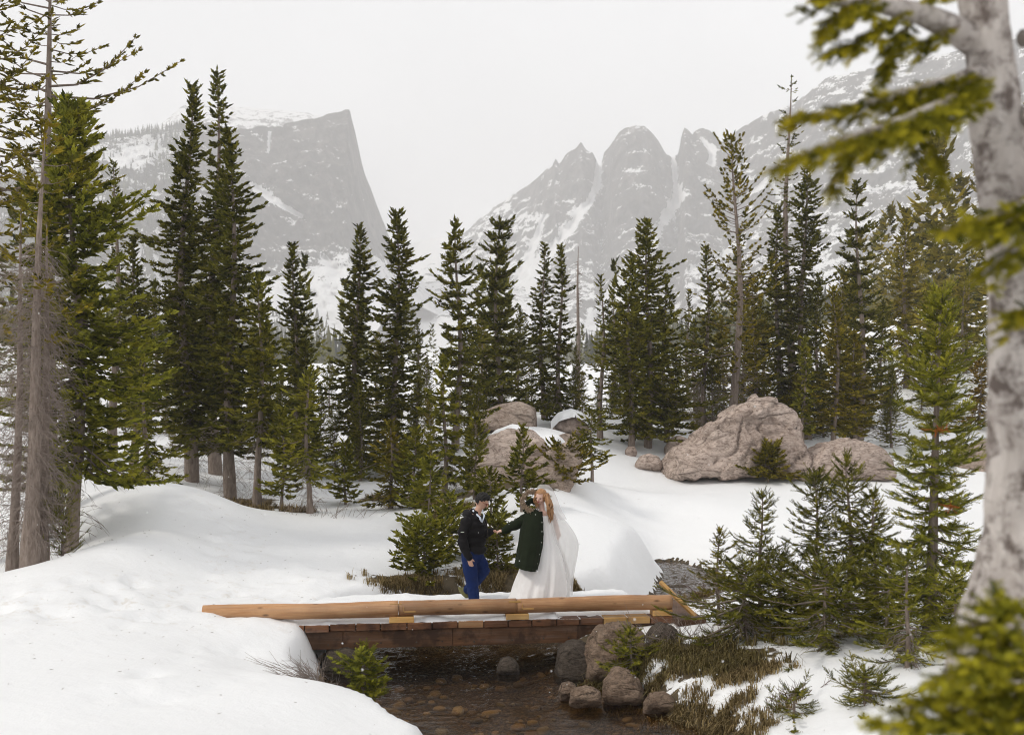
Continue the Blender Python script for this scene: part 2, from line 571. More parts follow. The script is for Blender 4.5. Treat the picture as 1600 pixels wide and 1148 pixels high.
M['pale_bark'] = mat_bark('pale_grey_bark', (0.40, 0.35, 0.315), (0.64, 0.59, 0.55), 0.6, (0.115, 0.09, 0.078))
M['log'] = mat_wood('peeled_orange_log', (0.37, 0.175, 0.075), (0.57, 0.335, 0.17))
M['cut_wood'] = mat_wood('fresh_cut_wood', (0.52, 0.27, 0.08), (0.66, 0.42, 0.16))
M['beam'] = mat_wood('dark_brown_beam', (0.10, 0.045, 0.020), (0.185, 0.090, 0.042), stain=(0.045, 0.022, 0.012))
M['plank'] = mat_wood('brown_plank', (0.14, 0.055, 0.024), (0.26, 0.12, 0.055), stain=(0.05, 0.022, 0.012))
M['water'] = mat_water()

# ============================================================ TERRAIN
# ground points: photo pixel + distance -> height of the snow there
CPX = [
 # photographer's bank, left
 (0,1148,8.0),(200,1148,8.2),(400,1148,8.6),(560,1148,9.2),(640,1148,9.6),
 (0,1050,10.0),(200,1050,10.3),(400,1050,10.8),(500,1060,11.0),
 (0,950,12.5),(170,960,12.6),(317,975,13.0),(400,975,13.2),(430,992,13.1),(468,1012,12.9),(498,1042,12.5),(515,1070,12.0),
 (-250,1000,12.0),(-250,900,15.0),(0,896,14.6),(110,866,15.2),(220,842,16.0),(-300,820,22.0),
 (60,900,16.3),(40,860,18.5),(-60,850,19.0),(140,845,17.5),
 # mound and slope behind the bridge, left
 (150,772,20.0),(250,753,20.5),(340,778,20.5),(190,800,18.5),(300,830,17.8),
 (300,900,15.6),(400,930,14.9),(500,900,16.2),(400,850,18.0),(520,850,18.6),
 (430,817,20.8),(550,812,22.0),(630,815,21.5),(640,850,19.2),(625,905,16.9),(560,930,15.6),
 (360,800,24.5),(420,790,25.0),(540,775,26.5),(480,800,23.0),(380,735,31.0),(550,748,31.0),(180,740,26.0),(60,760,25.0),
 (660,860,18.6),(700,900,17.0),(760,880,18.2),
 (640,790,24.5),(720,770,25.5),(680,740,30.0),
 # rocks in the centre
 (820,760,24.0),(860,740,26.0),(880,690,31.0),(760,680,34.0),(640,690,36.0),(900,650,39.0),
 # dome of snow beyond the bridge and the field behind it
 (905,808,20.2),(860,820,19.5),(960,830,20.0),(1010,860,19.9),(900,870,18.6),(960,890,18.6),(900,908,17.9),(980,908,18.1),
 (900,790,22.2),(960,812,23.0),(1020,842,23.6),(1060,850,24.2),
 (1000,780,26.0),(1100,800,25.5),(1120,845,24.0),(1200,800,25.5),(1300,800,25.5),(1450,800,25.0),(1600,800,25.0),
 (900,730,30.5),(1000,724,33.0),(1120,730,32.5),(1250,740,31.5),(1400,737,32.0),(1550,735,32.0),(1750,735,32.0),
 (960,690,35.0),(1020,695,35.5),(1100,660,42.0),(1380,668,43.0),(1500,650,46.0),
 # right bank
 (1060,965,14.9),(1110,990,13.7),(1160,1000,13.0),(1150,940,15.6),(1250,985,13.2),(1200,1050,11.6),(1190,1108,10.8),(1260,1090,10.6),
 (1250,920,16.5),(1400,930,15.5),(1400,1000,12.2),(1550,950,14.5),(1350,1148,8.9),(1500,1060,9.6),(1600,1040,9.8),(1250,1140,10.0),
 (1750,1000,12.0),(1300,860,20.0),(1500,860,20.0),(1150,890,19.0),
]
CPW = [  # world points, outside the picture or hidden
 (0,0,1.9),(-4,0,1.8),(4,0.5,2.0),(-10,0,1.6),(12,0,1.9),(1.7,3.0,2.05),(-2,4,1.45),(0,5,1.25),(-6,5,1.2),(2.6,5.2,1.4),(-30,0,2.5),(30,0,3.0),
 (0,-15,2.4),(-25,20,3.0),(25,20,2.4),(30,32,3.2),(-28,32,4.0),(0,45,3.6),(-20,45,3.6),(20,48,3.8),(-40,50,6.0),(40,50,6.0),
 (9,9,1.3),(14,14,1.5),(-12,10,1.3),
]
_C = np.array([U(*c) for c in CPX] + CPW, dtype=np.float64)
_cx, _cy, _cz = _C[:, 0], _C[:, 1], _C[:, 2]
def _phi(r, s): return np.sqrt(r * r + s * s)
_s = 0.25 + 0.05 * np.maximum(0, _cy)
_D = np.hypot(_cx[:, None] - _cx[None], _cy[:, None] - _cy[None])
_n = len(_C)
_A = np.zeros((_n + 3, _n + 3))
_A[:_n, :_n] = _phi(_D, _s[None, :]) - 0.035 * np.eye(_n) * 1.0
_A[:_n, _n] = 1; _A[:_n, _n + 1] = _cx; _A[:_n, _n + 2] = _cy
_A[_n, :_n] = 1; _A[_n + 1, :_n] = _cx; _A[_n + 2, :_n] = _cy
_W = np.linalg.solve(_A, np.concatenate([_cz, [0, 0, 0]]))

STREAM = [  # x, y, half width, width of the bank's slope
 (60,2,1.6,1.2),(30,4,1.6,1.2),(9,5,1.5,1.0),(4,6.2,1.5,0.8),(1.8,7.6,1.45,0.6),(1.0,9.0,1.4,0.5),(0.75,10.7,1.42,0.45),(-0.22,12.2,1.68,0.35),
 (-0.86,13.3,1.66,0.4),(-0.95,14.7,1.72,0.4),(0.2,16.0,1.1,0.4),(1.5,16.7,0.85,0.4),(2.8,17.8,0.75,0.6),(3.55,19.3,0.66,0.9),(3.95,21.2,0.60,0.8),(3.85,22.5,0.36,0.9),(3.6,23.4,0.14,0.9)]

def height(x, y, full=False):
    x = np.asarray(x, dtype=np.float64); y = np.asarray(y, dtype=np.float64)
    shp = x.shape
    xf, yf = x.ravel(), y.ravel()
    near = np.zeros(xf.shape)
    xc, yc = np.clip(xf, -45, 45), np.clip(yf, -16, 60)
    for i0 in range(0, len(xf), 40000):
        s = slice(i0, i0 + 40000)
        D = np.hypot(xc[s, None] - _cx[None], yc[s, None] - _cy[None])
        near[s] = _phi(D, _s[None]) @ _W[:_n] + _W[_n] + _W[_n + 1] * xc[s] + _W[_n + 2] * yc[s]
    # far valley floor
    yy = np.maximum(yf, 0)
    far = 3.6 + 0.05 * np.maximum(0, yy - 40) + 0.000012 * np.maximum(0, yy - 300) ** 2
    side = np.maximum(0, np.abs(xf + 0.06 * yy) - (14 + 0.10 * yy))
    far = far + np.where(xf > 0, 0.17, 0.07) * side
    far = far + fbm(xyz(xf / 40, yf / 40), 4, 5) * np.clip(yy / 60, 0, 1) * 2.0
    far = np.minimum(far, 240 + 0.02 * yy)
    w = sstep(38, 62, np.maximum(np.abs(xf) * 1.25, yf))
    h = near * (1 - w) + far * w
    # gentle wind and melt relief, trodden path to the bridge
    d = np.hypot(xf, yf)
    h = h + fbm(xyz(xf / 2.4, yf / 2.4), 3, 2) * 0.055 + fbm(xyz(xf / 0.7, yf / 0.7), 3, 9) * 0.014
    pd, _, _ = seg_dist(xf, yf, [(-14, 8.5), (-9, 11.2), (-5.5, 13.2), (-4.2, 14.4), (-2.0, 14.9)])
    pd2, _, _ = seg_dist(xf, yf, [(-4.2, 14.6), (-4.6, 16.4), (-5.0, 18.4), (-6.4, 20)])
    path = np.maximum(np.exp(-(pd / 1.3) ** 2), 0.75 * np.exp(-(pd2 / 0.6) ** 2))
    foot = np.maximum(0, vnoise(xyz(xf / 0.23, yf / 0.3), 33) - 0.25)
    h = h - path * (0.03 + 0.13 * foot + 0.05 * fbm(xyz(xf / 0.35, yf / 0.5), 3, 21))
    tr = np.exp(-((xf + 3.3) / 1.9) ** 2 - ((yf - 16.6) / 1.5) ** 2)
    h = h + tr * (0.05 * fbm(xyz(xf / 0.45, yf / 0.6), 3, 23) - 0.07 * np.maximum(0, vnoise(xyz(xf / 0.3, yf / 0.42), 24) - 0.2))
    pd3, _, _ = seg_dist(xf, yf, [(-3.6, 9.0), (-2.9, 10.4), (-3.4, 12.3)])
    h = h - 0.06 * np.exp(-(pd3 / 0.22) ** 2) * (0.4 + np.maximum(0, vnoise(xyz(xf / 0.3, yf / 0.35), 41)))
    # footprints along the trodden way
    fr = random.Random(5)
    for (ax_, ay_), (bx_, by_) in (((-10.5, 10.2), (-4.6, 14.0)), ((-9.8, 11.6), (-5.0, 14.5)), ((-4.6, 15.0), (-5.4, 19.2)), ((-2.2, 15.9), (-5.0, 16.9)), ((-3.8, 9.2), (-3.6, 12.6))):
        nstep = int(math.hypot(bx_ - ax_, by_ - ay_) / 0.42)
        for k_ in range(nstep):
            t_ = (k_ + fr.uniform(-0.2, 0.2)) / nstep
            sgn_ = 0.13 if k_ % 2 else -0.13
            fx_ = ax_ + (bx_ - ax_) * t_ + sgn_ * 0.7 + fr.uniform(-0.1, 0.1); fy_ = ay_ + (by_ - ay_) * t_ - sgn_ * 0.7 + fr.uniform(-0.1, 0.1)
            sel = (np.abs(xf - fx_) < 0.6) & (np.abs(yf - fy_) < 0.6)
            if sel.any():
                rr_ = ((xf[sel] - fx_) / 0.13) ** 2 + ((yf[sel] - fy_) / 0.17) ** 2
                h[sel] += (-0.045 * np.exp(-rr_) + 0.016 * np.exp(-((np.sqrt(rr_) - 1.7) / 0.5) ** 2)) * fr.uniform(0.5, 1.2)
    # crease where the field meets the dome
    pc, _, _ = seg_dist(xf, yf, [(1.6, 21.2), (2.3, 21.4), (3.2, 22.2), (3.75, 23.2)])
    h = h - 0.16 * np.exp(-(pc / 0.22) ** 2)
    # stream channel
    wob = fbm(xyz(xf / 0.9, yf / 0.9), 3, 77) * 0.16
    sd, ex, sdir = seg_dist(xf, yf, STREAM)
    e = sd - ex[:, 0] + wob
    k = np.clip(e / ex[:, 1], -3, 1)
    bed = -0.20 - 0.20 * sstep(0.0, 1.0, -e / 0.8) + 0.03 * fbm(xyz(xf / 0.5, yf / 0.5), 3, 51)
    up = sstep(0, 1, k) ** 0.75      # steep at the water, rounding over
    hc = np.where(e > 0, -0.22 + (np.maximum(h, -0.02) + 0.22) * up, np.minimum(bed, h))
    m = yf < 26
    h = np.where(m, hc, h)
    if not full:
        return h.reshape(shp)
    # bare earth: right bank of the pool, under bushes, stream edges
    right = (sdir < 0) if True else None
    n = fbm(xyz(xf / 0.8, yf / 0.8), 3, 13)
    bare = np.zeros(xf.shape)
    def blob(cx, cy, rx, ry, a=1.0):
        r = np.sqrt(((xf - cx) / rx) ** 2 + ((yf - cy) / ry) ** 2) + n * 0.35
        return a * (1 - sstep(0.35, 1.15, r))
    for b in [(1.9,13.2,1.25,0.75),(2.55,12.4,0.95,0.5),(1.2,13.9,0.9,0.6),(2.2,11.1,0.38,0.32),(-1.5,16.75,1.35,0.55),(0.0,17.6,1.4,0.6),
              (1.15,17.75,0.42,0.22),(2.35,18.05,0.5,0.3),(2.7,16.3,0.95,0.8),(-6.4,24.6,1.2,0.5),(-7.2,25.6,1.5,0.6),(-5.1,23.2,0.8,0.4),(-3.3,25.9,1.1,0.5),(-1.8,23.5,0.8,0.5),
              (-9.6,22.9,2.2,0.8),(-0.6,24.4,2.0,1.2)]:
        bare = np.maximum(bare, blob(*b))
    bare = np.maximum(bare, np.where((e < 0.05) & m & (h < -0.08), 1.0, 0.0))
    up_ = (yf > 17.2) & (yf < 25) & (xf > 2.6)
    bare = np.where(up_, np.where((e < 0.02) | (h < -0.06), 1.0, 0.0), bare)
    bare = np.maximum(bare, np.where((xf > 0.4) & (yf > 9.5) & (yf < 15), 1 - sstep(0.12, 0.4, e), 0.0))
    wood = 0.62 * sstep(26, 34, yf) * (1 - sstep(44, 120, yf)) * sstep(0.05, 0.4, fbm(xyz(xf / 2.5, yf / 2.5), 3, 88))
    bare = np.maximum(bare, np.where((xf < 1) | (yf > 36), wood, 0))
    bed_rim_shade = np.where(((e < 0.0) | (up_ & (h < -0.04))) & m, 1.0, 0.0)  # upstream, the dark bed colour also paints the undercut's shade along the rim
    return h.reshape(shp), bare.reshape(shp), path.reshape(shp), bed_rim_shade.reshape(shp)

def hz(x, y):
    return float(height(np.array([x]), np.array([y]))[0])

def _axis(lo, hi, a, b, step, growth):
    """fine between a and b, growing outwards to lo and hi"""
    mid = list(np.arange(a, b + 1e-6, step))
    out, x, s = [], b, step
    while x < hi:
        s *= growth; x += s; out.append(x)
    left, x, s = [], a, step
    while x > lo:
        s *= growth; x -= s; left.append(x)
    return np.array(left[::-1] + mid + out)

def grid_faces(nr, nc):
    i = np.arange(nr * nc).reshape(nr, nc)
    return np.stack([i[:-1, :-1], i[:-1, 1:], i[1:, 1:], i[1:, :-1]], axis=-1).reshape(-1, 4)

_gx = _axis(-2600, 2600, -8.5, 8.0, 0.092, 1.07)
_gy = _axis(-40, 2400, 8.5, 25.4, 0.095, 1.06)
_X, _Y = np.meshgrid(_gx, _gy)
_Z, _B, _P, _Wb = height(_X, _Y, True)
_me = np_mesh('snow_ground', np.stack([_X, _Y, _Z], -1).reshape(-1, 3), [grid_faces(*_X.shape)], True, {'bare': _B.ravel(), 'path': _P.ravel(), 'bed': _Wb.ravel()})
ground = tag(link('snow_ground', _me, M['ground']), 'rolling white snow over the stream banks and valley floor', kind='structure')

# ============================================================ STREAM WATER
_wx = np.concatenate([np.arange(-3.6, -2.3, 0.12), np.arange(-2.3, 5.2, 0.042), np.arange(5.2, 9.0, 0.3)])
_wy = np.concatenate([np.arange(3.5, 9.6, 0.2), np.arange(9.6, 15.2, 0.038), np.arange(15.2, 18.4, 0.16), np.arange(18.4, 24.6, 0.07)])
_WX, _WY = np.meshgrid(_wx, _wy)
_calm = 1 - sstep(11.6, 13.4, _WY + 0.10 * _WX)
_calm = np.maximum(0, _calm - 0.9 * np.exp(-((_WX - 1.6) / 0.9) ** 2 - ((_WY - 10.6) / 0.7) ** 2))
def _waves(x, y):
    wx = x + 0.35 * fbm(xyz(x / 0.9, y / 0.9), 2, 14); wy = y + 0.35 * fbm(xyz(x / 0.9 + 9, y / 0.9), 2, 15)
    return fbm(xyz(wx / 0.24, wy / 0.14), 3, 16, 0.55, True) * 0.011 + fbm(xyz(wx / 0.11, wy / 0.075), 2, 17) * 0.0042
_WZ = -0.12 + _waves(_WX, _WY) * (1 - 0.78 * _calm) * 2.4
_me = np_mesh('stream_water', np.stack([_WX, _WY, _WZ], -1).reshape(-1, 3), [grid_faces(*_WX.shape)], True, {'calm': _calm.ravel()})
water = tag(link('stream_water', _me, M['water']), 'clear brown mountain stream running under the footbridge', kind='structure')

# ============================================================ MOUNTAINS
def lerp_poly(poly, xs):
    p = np.array(poly, dtype=np.float64)
    return np.stack([np.interp(xs, p[:, 0], p[:, k]) for k in range(1, p.shape[1])], -1)

def mountain(name, label, ridge, base, cols, rows, g, amp, seed, snow_fn, couloirs=(), back=(500, 0.9), rag=2.0):
    xs = np.linspace(ridge[0][0], ridge[-1][0], cols)
    r = lerp_poly(ridge, xs)        # py, d
    b = lerp_poly(base, xs)
    rag_n = fbm(xyz(xs / 9.0, xs * 0), 4, seed + 7) * rag
    v = np.linspace(0, 1, rows)[:, None]
    gv = np.interp(v, [q[0] for q in g], [q[1] for q in g])
    py = b[None, :, 0] + (r[None, :, 0] + rag_n[None] - b[None, :, 0]) * v
    d = b[None, :, 1] + (r[None, :, 1] - b[None, :, 1]) * gv
    px = np.broadcast_to(xs[None], py.shape)
    X = (px - 800) / F * d; Y = d.copy(); Z = HC + (HORIZON - py) / F * d
    P = np.stack([X, Y, Z], -1)
    rel = fbm(P / np.array([150., 150., 260.]), 6, seed, 0.6, True) * 0.75 + fbm(P / np.array([40., 40., 110.]), 5, seed + 3, 0.6, True) * 0.45
    w = np.minimum(1, (1 - v) * 9 + 0.12) * np.minimum(1, v * 6)
    rec = np.zeros(px.shape); sn = np.zeros(px.shape)
    for poly in couloirs:
        dd, ex, _ = seg_dist(px, py, poly)
        q = np.exp(-(dd / ex[..., 0]) ** 2)
        rec = np.maximum(rec, q); sn = np.maximum(sn, q)
    Y = Y - amp * rel * w + 22 * rec * w
    Z = Z + 0.12 * amp * fbm(P / 70.0, 4, seed + 11) * w
    snow = snow_fn(px, py, v + 0 * px) + 1.1 * sn
    # far side
    nb = 8
    bx = [X]; by = [Y]; bz = [Z]; bs = [snow]
    for k in range(1, nb + 1):
        s = k / nb
        bx.append(X[-1:] * (1 + 0.1 * s)); by.append(Y[-1:] + back[0] * s); bz.append(Z[-1:] * (1 - back[1] * s)); bs.append(snow[-1:])
    X, Y, Z, snow = [np.concatenate(q, 0) for q in (bx, by, bz, bs)]
    me = np_mesh(name, np.stack([X, Y, Z], -1).reshape(-1, 3), [grid_faces(*X.shape)], True, {'snow': snow.ravel()})
    o = tag(link(name, me, M['mountain']), label, kind='structure')
    return px, py, np.stack([X, Y, Z], -1)[:px.shape[0]], o

def s_left(px, py, v):
    s = 0.18 + 0.0 * px
    s = np.where(px < 300, 0.22, s)
    cliff = sstep(300, 360, px) * (1 - sstep(0, 60, py - (400 - 0.0 * px)))
    s = s - 0.13 * cliff
    s = s + 0.30 * sstep(360, 470, py) * sstep(300, 420, px)
    top = np.exp(-((px - 200) / 70) ** 2 - ((py - 245) / 22) ** 2)
    return s + 0.45 * top + 0.35 * sstep(470, 560, px) * sstep(380, 430, py)

M1 = mountain('mountain_left', 'flat topped grey cliff mountain with snow streaks',
    [(-420,420,1250),(-150,330,1350),(0,285,1450),(100,250,1500),(140,226,1520),(170,211,1540),(230,204,1560),(290,192,1600),(330,192,1640),(365,203,1660),(440,196,1700),
     (490,186,1720),(520,178,1740),(538,173,1750),(547,172,1750),(549,185,1760),(556,212,1770),(563,245,1780),(570,272,1790),(582,300,1800),(594,335,1820),(606,366,1840),(640,420,1900),(700,470,1950)],
    [(-420,640,620),(0,640,640),(300,640,680),(450,625,760),(520,600,900),(560,560,1050),(600,500,1250),(640,470,1500),(700,500,1700)],
    480, 150, [(0,0),(0.25,0.42),(0.45,0.68),(0.6,0.80),(1,1)], 42, 3, s_left, back=(500, 0.5), rag=3.2,
    couloirs=[[(400,290,5),(430,315,8),(470,335,4)],[(420,205,2),(418,235,1.5)],[(330,420,4),(390,520,8),(430,600,8)],[(250,400,4),(275,470,7),(300,560,9)],[(225,380,3),(232,470,6)],
              [(505,400,4),(530,425,8),(560,430,10)],[(490,460,5),(520,500,9),(540,560,12)],[(440,470,4),(480,540,7),(500,600,8)]])

mountain('mountain_behind_left', 'pale snowy summit fading into cloud behind the cliff',
    [(200,230,2700),(255,192,2800),(285,166,2850),(302,156,2900),(330,164,2900),(400,170,2900),(480,176,2900),(520,190,2900),(560,260,2900)],
    [(200,330,2300),(400,330,2300),(560,330,2300)], 120, 50, [(0,0),(1,1)], 40, 21, lambda a, b, c: 0.40 + 0 * a, back=(400, 0.4), rag=1.0)

def s_right(px, py, v):
    s = 0.13 + 0.12 * sstep(330, 480, py) + 0.0 * px
    s = s + 0.14 * sstep(1120, 1250, px)
    s = s + 0.16 * (1 - sstep(760, 860, px))
    return s + 0.22 * np.exp(-((px - 830) / 60) ** 2 - ((py - 350) / 40) ** 2)

M2 = mountain('mountain_right', 'jagged grey rock spires with steep snow gullies',
    [(690,400,2300),(740,350,2250),(770,325,2220),(800,305,2180),(830,286,2140),(850,268,2100),(862,262,2080),(868,248,2070),(874,258,2070),(885,240,2060),(900,230,2050),(908,222,2040),(914,232,2040),(926,240,2040),
     (932,252,2060),(938,262,2090),(944,240,2100),(950,232,2090),(957,222,2010),(966,207,2000),(976,200,1990),(992,197,1980),(1008,199,1980),(1018,207,1980),(1028,218,1990),(1040,240,2010),
     (1050,246,2060),(1060,240,2040),(1064,215,1950),(1069,199,1940),(1075,203,1940),(1082,212,1940),(1086,204,1960),(1098,200,1960),(1108,204,1960),(1120,214,1960),(1127,222,1960),(1138,216,1900),(1160,200,1870),(1185,184,1840),(1215,170,1800),(1240,163,1780),
     (1262,146,1760),(1290,124,1740),(1340,112,1700),(1400,98,1660),(1480,84,1600),(1600,58,1500),(1800,30,1350),(2100,60,1200)],
    [(690,560,1500),(800,580,1300),(900,600,1150),(1100,620,980),(1300,625,860),(1600,640,700),(2100,640,600)],
    540, 145, [(0,0),(0.3,0.45),(0.5,0.70),(0.65,0.83),(1,1)], 46, 5, s_right, back=(600, 0.5), rag=2.6,
    couloirs=[[(936,250,4),(931,290,6),(918,318,6),(888,356,8),(855,398,9),(825,440,12),(800,480,18)],
              [(1052,246,3),(1055,290,4),(1062,305,9),(1040,335,10),(1005,395,8),(965,455,10),(935,500,14)],
              [(1096,215,2),(1112,236,5),(1110,254,6)],[(851,335,2),(838,372,5),(820,415,6),(800,450,8)],[(1010,440,3),(985,490,7),(960,540,10)],
              [(1155,310,3),(1195,285,7),(1215,300,6)],[(1080,420,4),(1150,390,6)],[(1100,470,5),(1060,530,9)]])

def s_head(px, py, v):
    return 0.46 + 0.28 * sstep(430, 380, py) - 0.18 * np.exp(-((py - 455) / 22) ** 2) * sstep(600, 660, px)
mountain('mountain_valley_head', 'snow covered valley head with low rock bands',
    [(380,520,2000),(480,470,2200),(560,420,2500),(620,385,2700),(680,372,2800),(740,362,2800),(800,372,2600),(860,400,2400),(960,470,2000),(1050,540,1600)],
    [(380,640,620),(480,640,640),(640,640,680),(800,640,700),(1050,640,700)],
    220, 100, [(0,0),(0.35,0.3),(0.6,0.5),(0.72,0.62),(1,1)], 34, 9, s_head, back=(300, 0.4), rag=2.0,
    couloirs=[[(680,520,8),(650,470,14),(600,440,20)],[(750,560,8),(760,520,14)]])

# woods on the mountain slopes, far too many and too small to count
def cone_wood(name, label, P, H, seed, col, wide=0.16, tiers=3):
    rng = np.random.default_rng(seed)
    tv, tf = [], []
    for k in range(tiers):
        z0 = 0.08 + 0.26 * k; z1 = min(1.0, z0 + 0.42 + 0.06 * k); rr = wide * (1 - z0 * 0.85)
        b = len(tv)
        for a in range(6):
            th = a * math.pi / 3 + k
            q = rr * (1.0 if a % 2 else 0.62)
            tv.append((q * math.cos(th), q * math.sin(th), z0 - (0.03 if a % 2 else 0)))
        tv.append((0, 0, z1))
        for a in range(6): tf.append((b + a, b + (a + 1) % 6, b + 6))
    tv, tf = np.array(tv), np.array(tf)
    n = len(P)
    ang = rng.uniform(0, 6.28, n); hh = H * rng.uniform(0.55, 1.2, n)
    ww = hh * rng.uniform(0.75, 1.2, n)
    x = tv[None, :, 0] * ww[:, None]; y = tv[None, :, 1] * ww[:, None]
    V = np.stack([P[:, None, 0] + x * np.cos(ang)[:, None] - y * np.sin(ang)[:, None],
                  P[:, None, 1] + x * np.sin(ang)[:, None] + y * np.cos(ang)[:, None],
                  P[:, None, 2] + tv[None, :, 2] * hh[:, None] - 0.03 * hh[:, None]], -1)
    Fc = (tf[None] + (np.arange(n) * len(tv))[:, None, None]).reshape(-1, 3)
    tint = np.repeat(rng.uniform(0, 0.8, n), len(tv))
    o = link(name, np_mesh(name, V.reshape(-1, 3), [Fc], False, {'tint': tint}), M['far_needles'])
    o.color = (*col, 1)
    return tag(o, label, None, None, 'stuff')

def pick(mt, fn, n, seed):
    px, py, P, _ = mt
    rng = np.random.default_rng(seed)
    w = fn(px, py).ravel()
    # even spread over the picture of the slope
    idx = rng.choice(len(w), size=n, replace=False, p=w / w.sum())
    return P.reshape(-1, 3)[idx] + rng.uniform(-4, 4, (n, 3)) * np.array([1, 1, 0])

def w_left(px, py):
    n = fbm(xyz(px / 26.0, py / 60.0), 3, 61)
    w = (px > -300) * (px < 520) * sstep(-0.35, 0.25, n + 0.15) * (py > 215)
    w = w * np.where(px > 300, sstep(0, 60, py - (355 + (px - 300) * 0.62)), 1.0)
    hole = np.exp(-((px - 205) / 45) ** 2 - ((py - 250) / 25) ** 2) + np.exp(-((px - 225) / 12) ** 2 - ((py - 420) / 60) ** 2) + np.exp(-((px - 300) / 40) ** 2 - ((py - 335) / 30) ** 2)
    return w * (1 - np.clip(hole, 0, 1) * 0.97) + 1e-9
cone_wood('far_wood_left', 'hazy conifer wood on the slopes below the cliff', pick(M1, w_left, 6500, 1), 17.0, 2, (0.035, 0.042, 0.026), 0.17, 2)
_crest = [(px, py) for px, py in zip(np.arange(150, 300, 3.0), np.interp(np.arange(150, 300, 3.0), [140, 170, 230, 300], [226, 212, 204, 193]))]
_rng = np.random.default_rng(4)
_cp = np.array([U(px + _rng.uniform(-2, 2), py + 6, 1500 + (px - 150) * 0.45) for px, py in _crest for _ in range(2)])
cone_wood('far_wood_crest', 'row of far conifers along the ridge left of the cliff', _cp, 15.0, 3, (0.035, 0.042, 0.026))
def w_right(px, py):
    n = fbm(xyz(px / 30.0, py / 45.0), 3, 62)
    lim = 470 - (px - 1240) * 0.42
    return (px > 1180) * (px < 1900) * sstep(0, 60, py - lim) * sstep(-0.5, 0.2, n + 0.2) + 1e-9
cone_wood('far_wood_right', 'hazy conifer wood climbing the right hand slope', pick(M2, w_right, 3200, 5), 19.0, 6, (0.042, 0.045, 0.022), 0.17, 2)

# ============================================================ HAZE
def make_haze():
    t = NT('haze')
    v = t.node('ShaderNodeVolumePrincipled', Color=(0.965, 0.955, 0.955, 1), Density=0.00042, Anisotropy=0.0)
    m = t.done(None, v.outputs[0])
    mb = MB().box((0, 1650, 365), (7000, 4300, 740))
    o = mb.build('haze', m)
    return tag(o, 'pale grey snow haze hanging in the whole valley', kind='stuff')
haze = make_haze()

# scattered conifers on the valley floor and its flanks, far behind the tree line
def _floor_pts(n, lo, hi, d0, d1, seed, dens):
    rng = np.random.default_rng(seed)
    px = rng.uniform(lo, hi, n * 3); d = d0 * (d1 / d0) ** rng.random(n * 3)
    keep = dens(px, d) > rng.random(n * 3)
    px, d = px[keep][:n], d[keep][:n]
    x = (px - 800) / F * d
    return np.stack([x, d, height(x, d)], -1)
def _dens(px, d):
    k = fbm(xyz(px / 60.0, d / 70.0), 3, 91)
    mid = np.exp(-((px - 680) / 150) ** 2)
    return np.clip(0.85 + 0.9 * k - 0.95 * mid, 0, 1)
cone_wood('valley_wood', 'far hazy conifers scattered over the snowy valley floor', _floor_pts(2600, -300, 1700, 330, 900, 8, _dens), 13.0, 9, (0.05, 0.055, 0.026), 0.15, 3)

# ============================================================ TREES
UPV = np.array([0, 0, 1.0])
def _unit(v): return v / np.maximum(1e-9, np.linalg.norm(v, axis=-1, keepdims=True))

def _tmpl_mid():
    """a needle-covered twig seen from afar: x along, y across, z up"""
    v, f = [], []
    def q(*p):
        b = len(v); v.extend(p); f.append((b, b + 1, b + 2)); 
        if len(p) == 4: f.append((b, b + 2, b + 3))
    q((0, 0, 0), (0.45, 0.42, 0.05), (1, 0, 0.03), (0.45, -0.42, 0.05))
    q((0.05, 0, -0.05), (0.5, 0.02, -0.4), (1.02, 0, 0.02), (0.5, -0.02, 0.42))
    for x, y in ((0.22, 1), (0.56, 0.85)):
        for s in (-1, 1):
            q((x - 0.09, 0, 0), (x + 0.16, s * y, 0.12), (x + 0.13, 0, 0.0))
    return np.array(v, float), np.array(f)

def _tmpl_near(n, w=0.075, seed=0):
    rng = np.random.default_rng(seed)
    v, f = [], []
    for k in range(n):
        x = (k + 0.5) / n
        th = k * 2.399 + rng.uniform(-0.3, 0.3)
        c, s = math.cos(th), math.sin(th)
        s = s * 0.8 + 0.15
        b = len(v)
        lx = 0.10 + 0.04 * rng.random()
        r = (1.0 if x < 0.85 else 0.75) * rng.uniform(0.8, 1.1)
        v += [(x - 0.012, -s * w, c * w), (x + 0.012, s * w, -c * w), (min(x + lx, 1.06), c * r, s * r)]
        f.append((b, b + 1, b + 2))
    b = len(v)
    v += [(0, -0.06, 0), (0, 0.06, 0), (1, 0, 0), (0, 0, -0.06), (0, 0, 0.06)]
    f += [(b, b + 1, b + 2), (b + 3, b + 4, b + 2)]
    return np.array(v, float), np.array(f)

TM = {'mid': _tmpl_mid(), 'near': _tmpl_near(26, 0.15), 'near2': _tmpl_near(20, 0.24, 3)}

def tubes(P, rad, n=3):
    """P (b,k,3) curves, rad (b,k) -> verts, quad faces"""
    b, k, _ = P.shape
    T = np.gradient(P, axis=1)
    T = _unit(T)
    A = _unit(np.cross(T, np.array([0.13, 0.21, 0.97])) + 1e-6)
    B = np.cross(T, A)
    th = np.arange(n) * 2 * np.pi / n
    V = P[:, :, None] + rad[:, :, None, None] * (A[:, :, None] * np.cos(th)[None, None, :, None] + B[:, :, None] * np.sin(th)[None, None, :, None])
    idx = np.arange(b * k * n).reshape(b, k, n)
    i2 = np.roll(idx, -1, axis=2)
    Fq = np.stack([idx[:, :-1], i2[:, :-1], i2[:, 1:], idx[:, 1:]], -1).reshape(-1, 4)
    return V.reshape(-1, 3), Fq

def join(parts):
    V, Fl, n = [], [], 0
    for v, f in parts:
        V.append(v); Fl.append(f + n); n += len(v)
    return np.concatenate(V), np.concatenate(Fl)

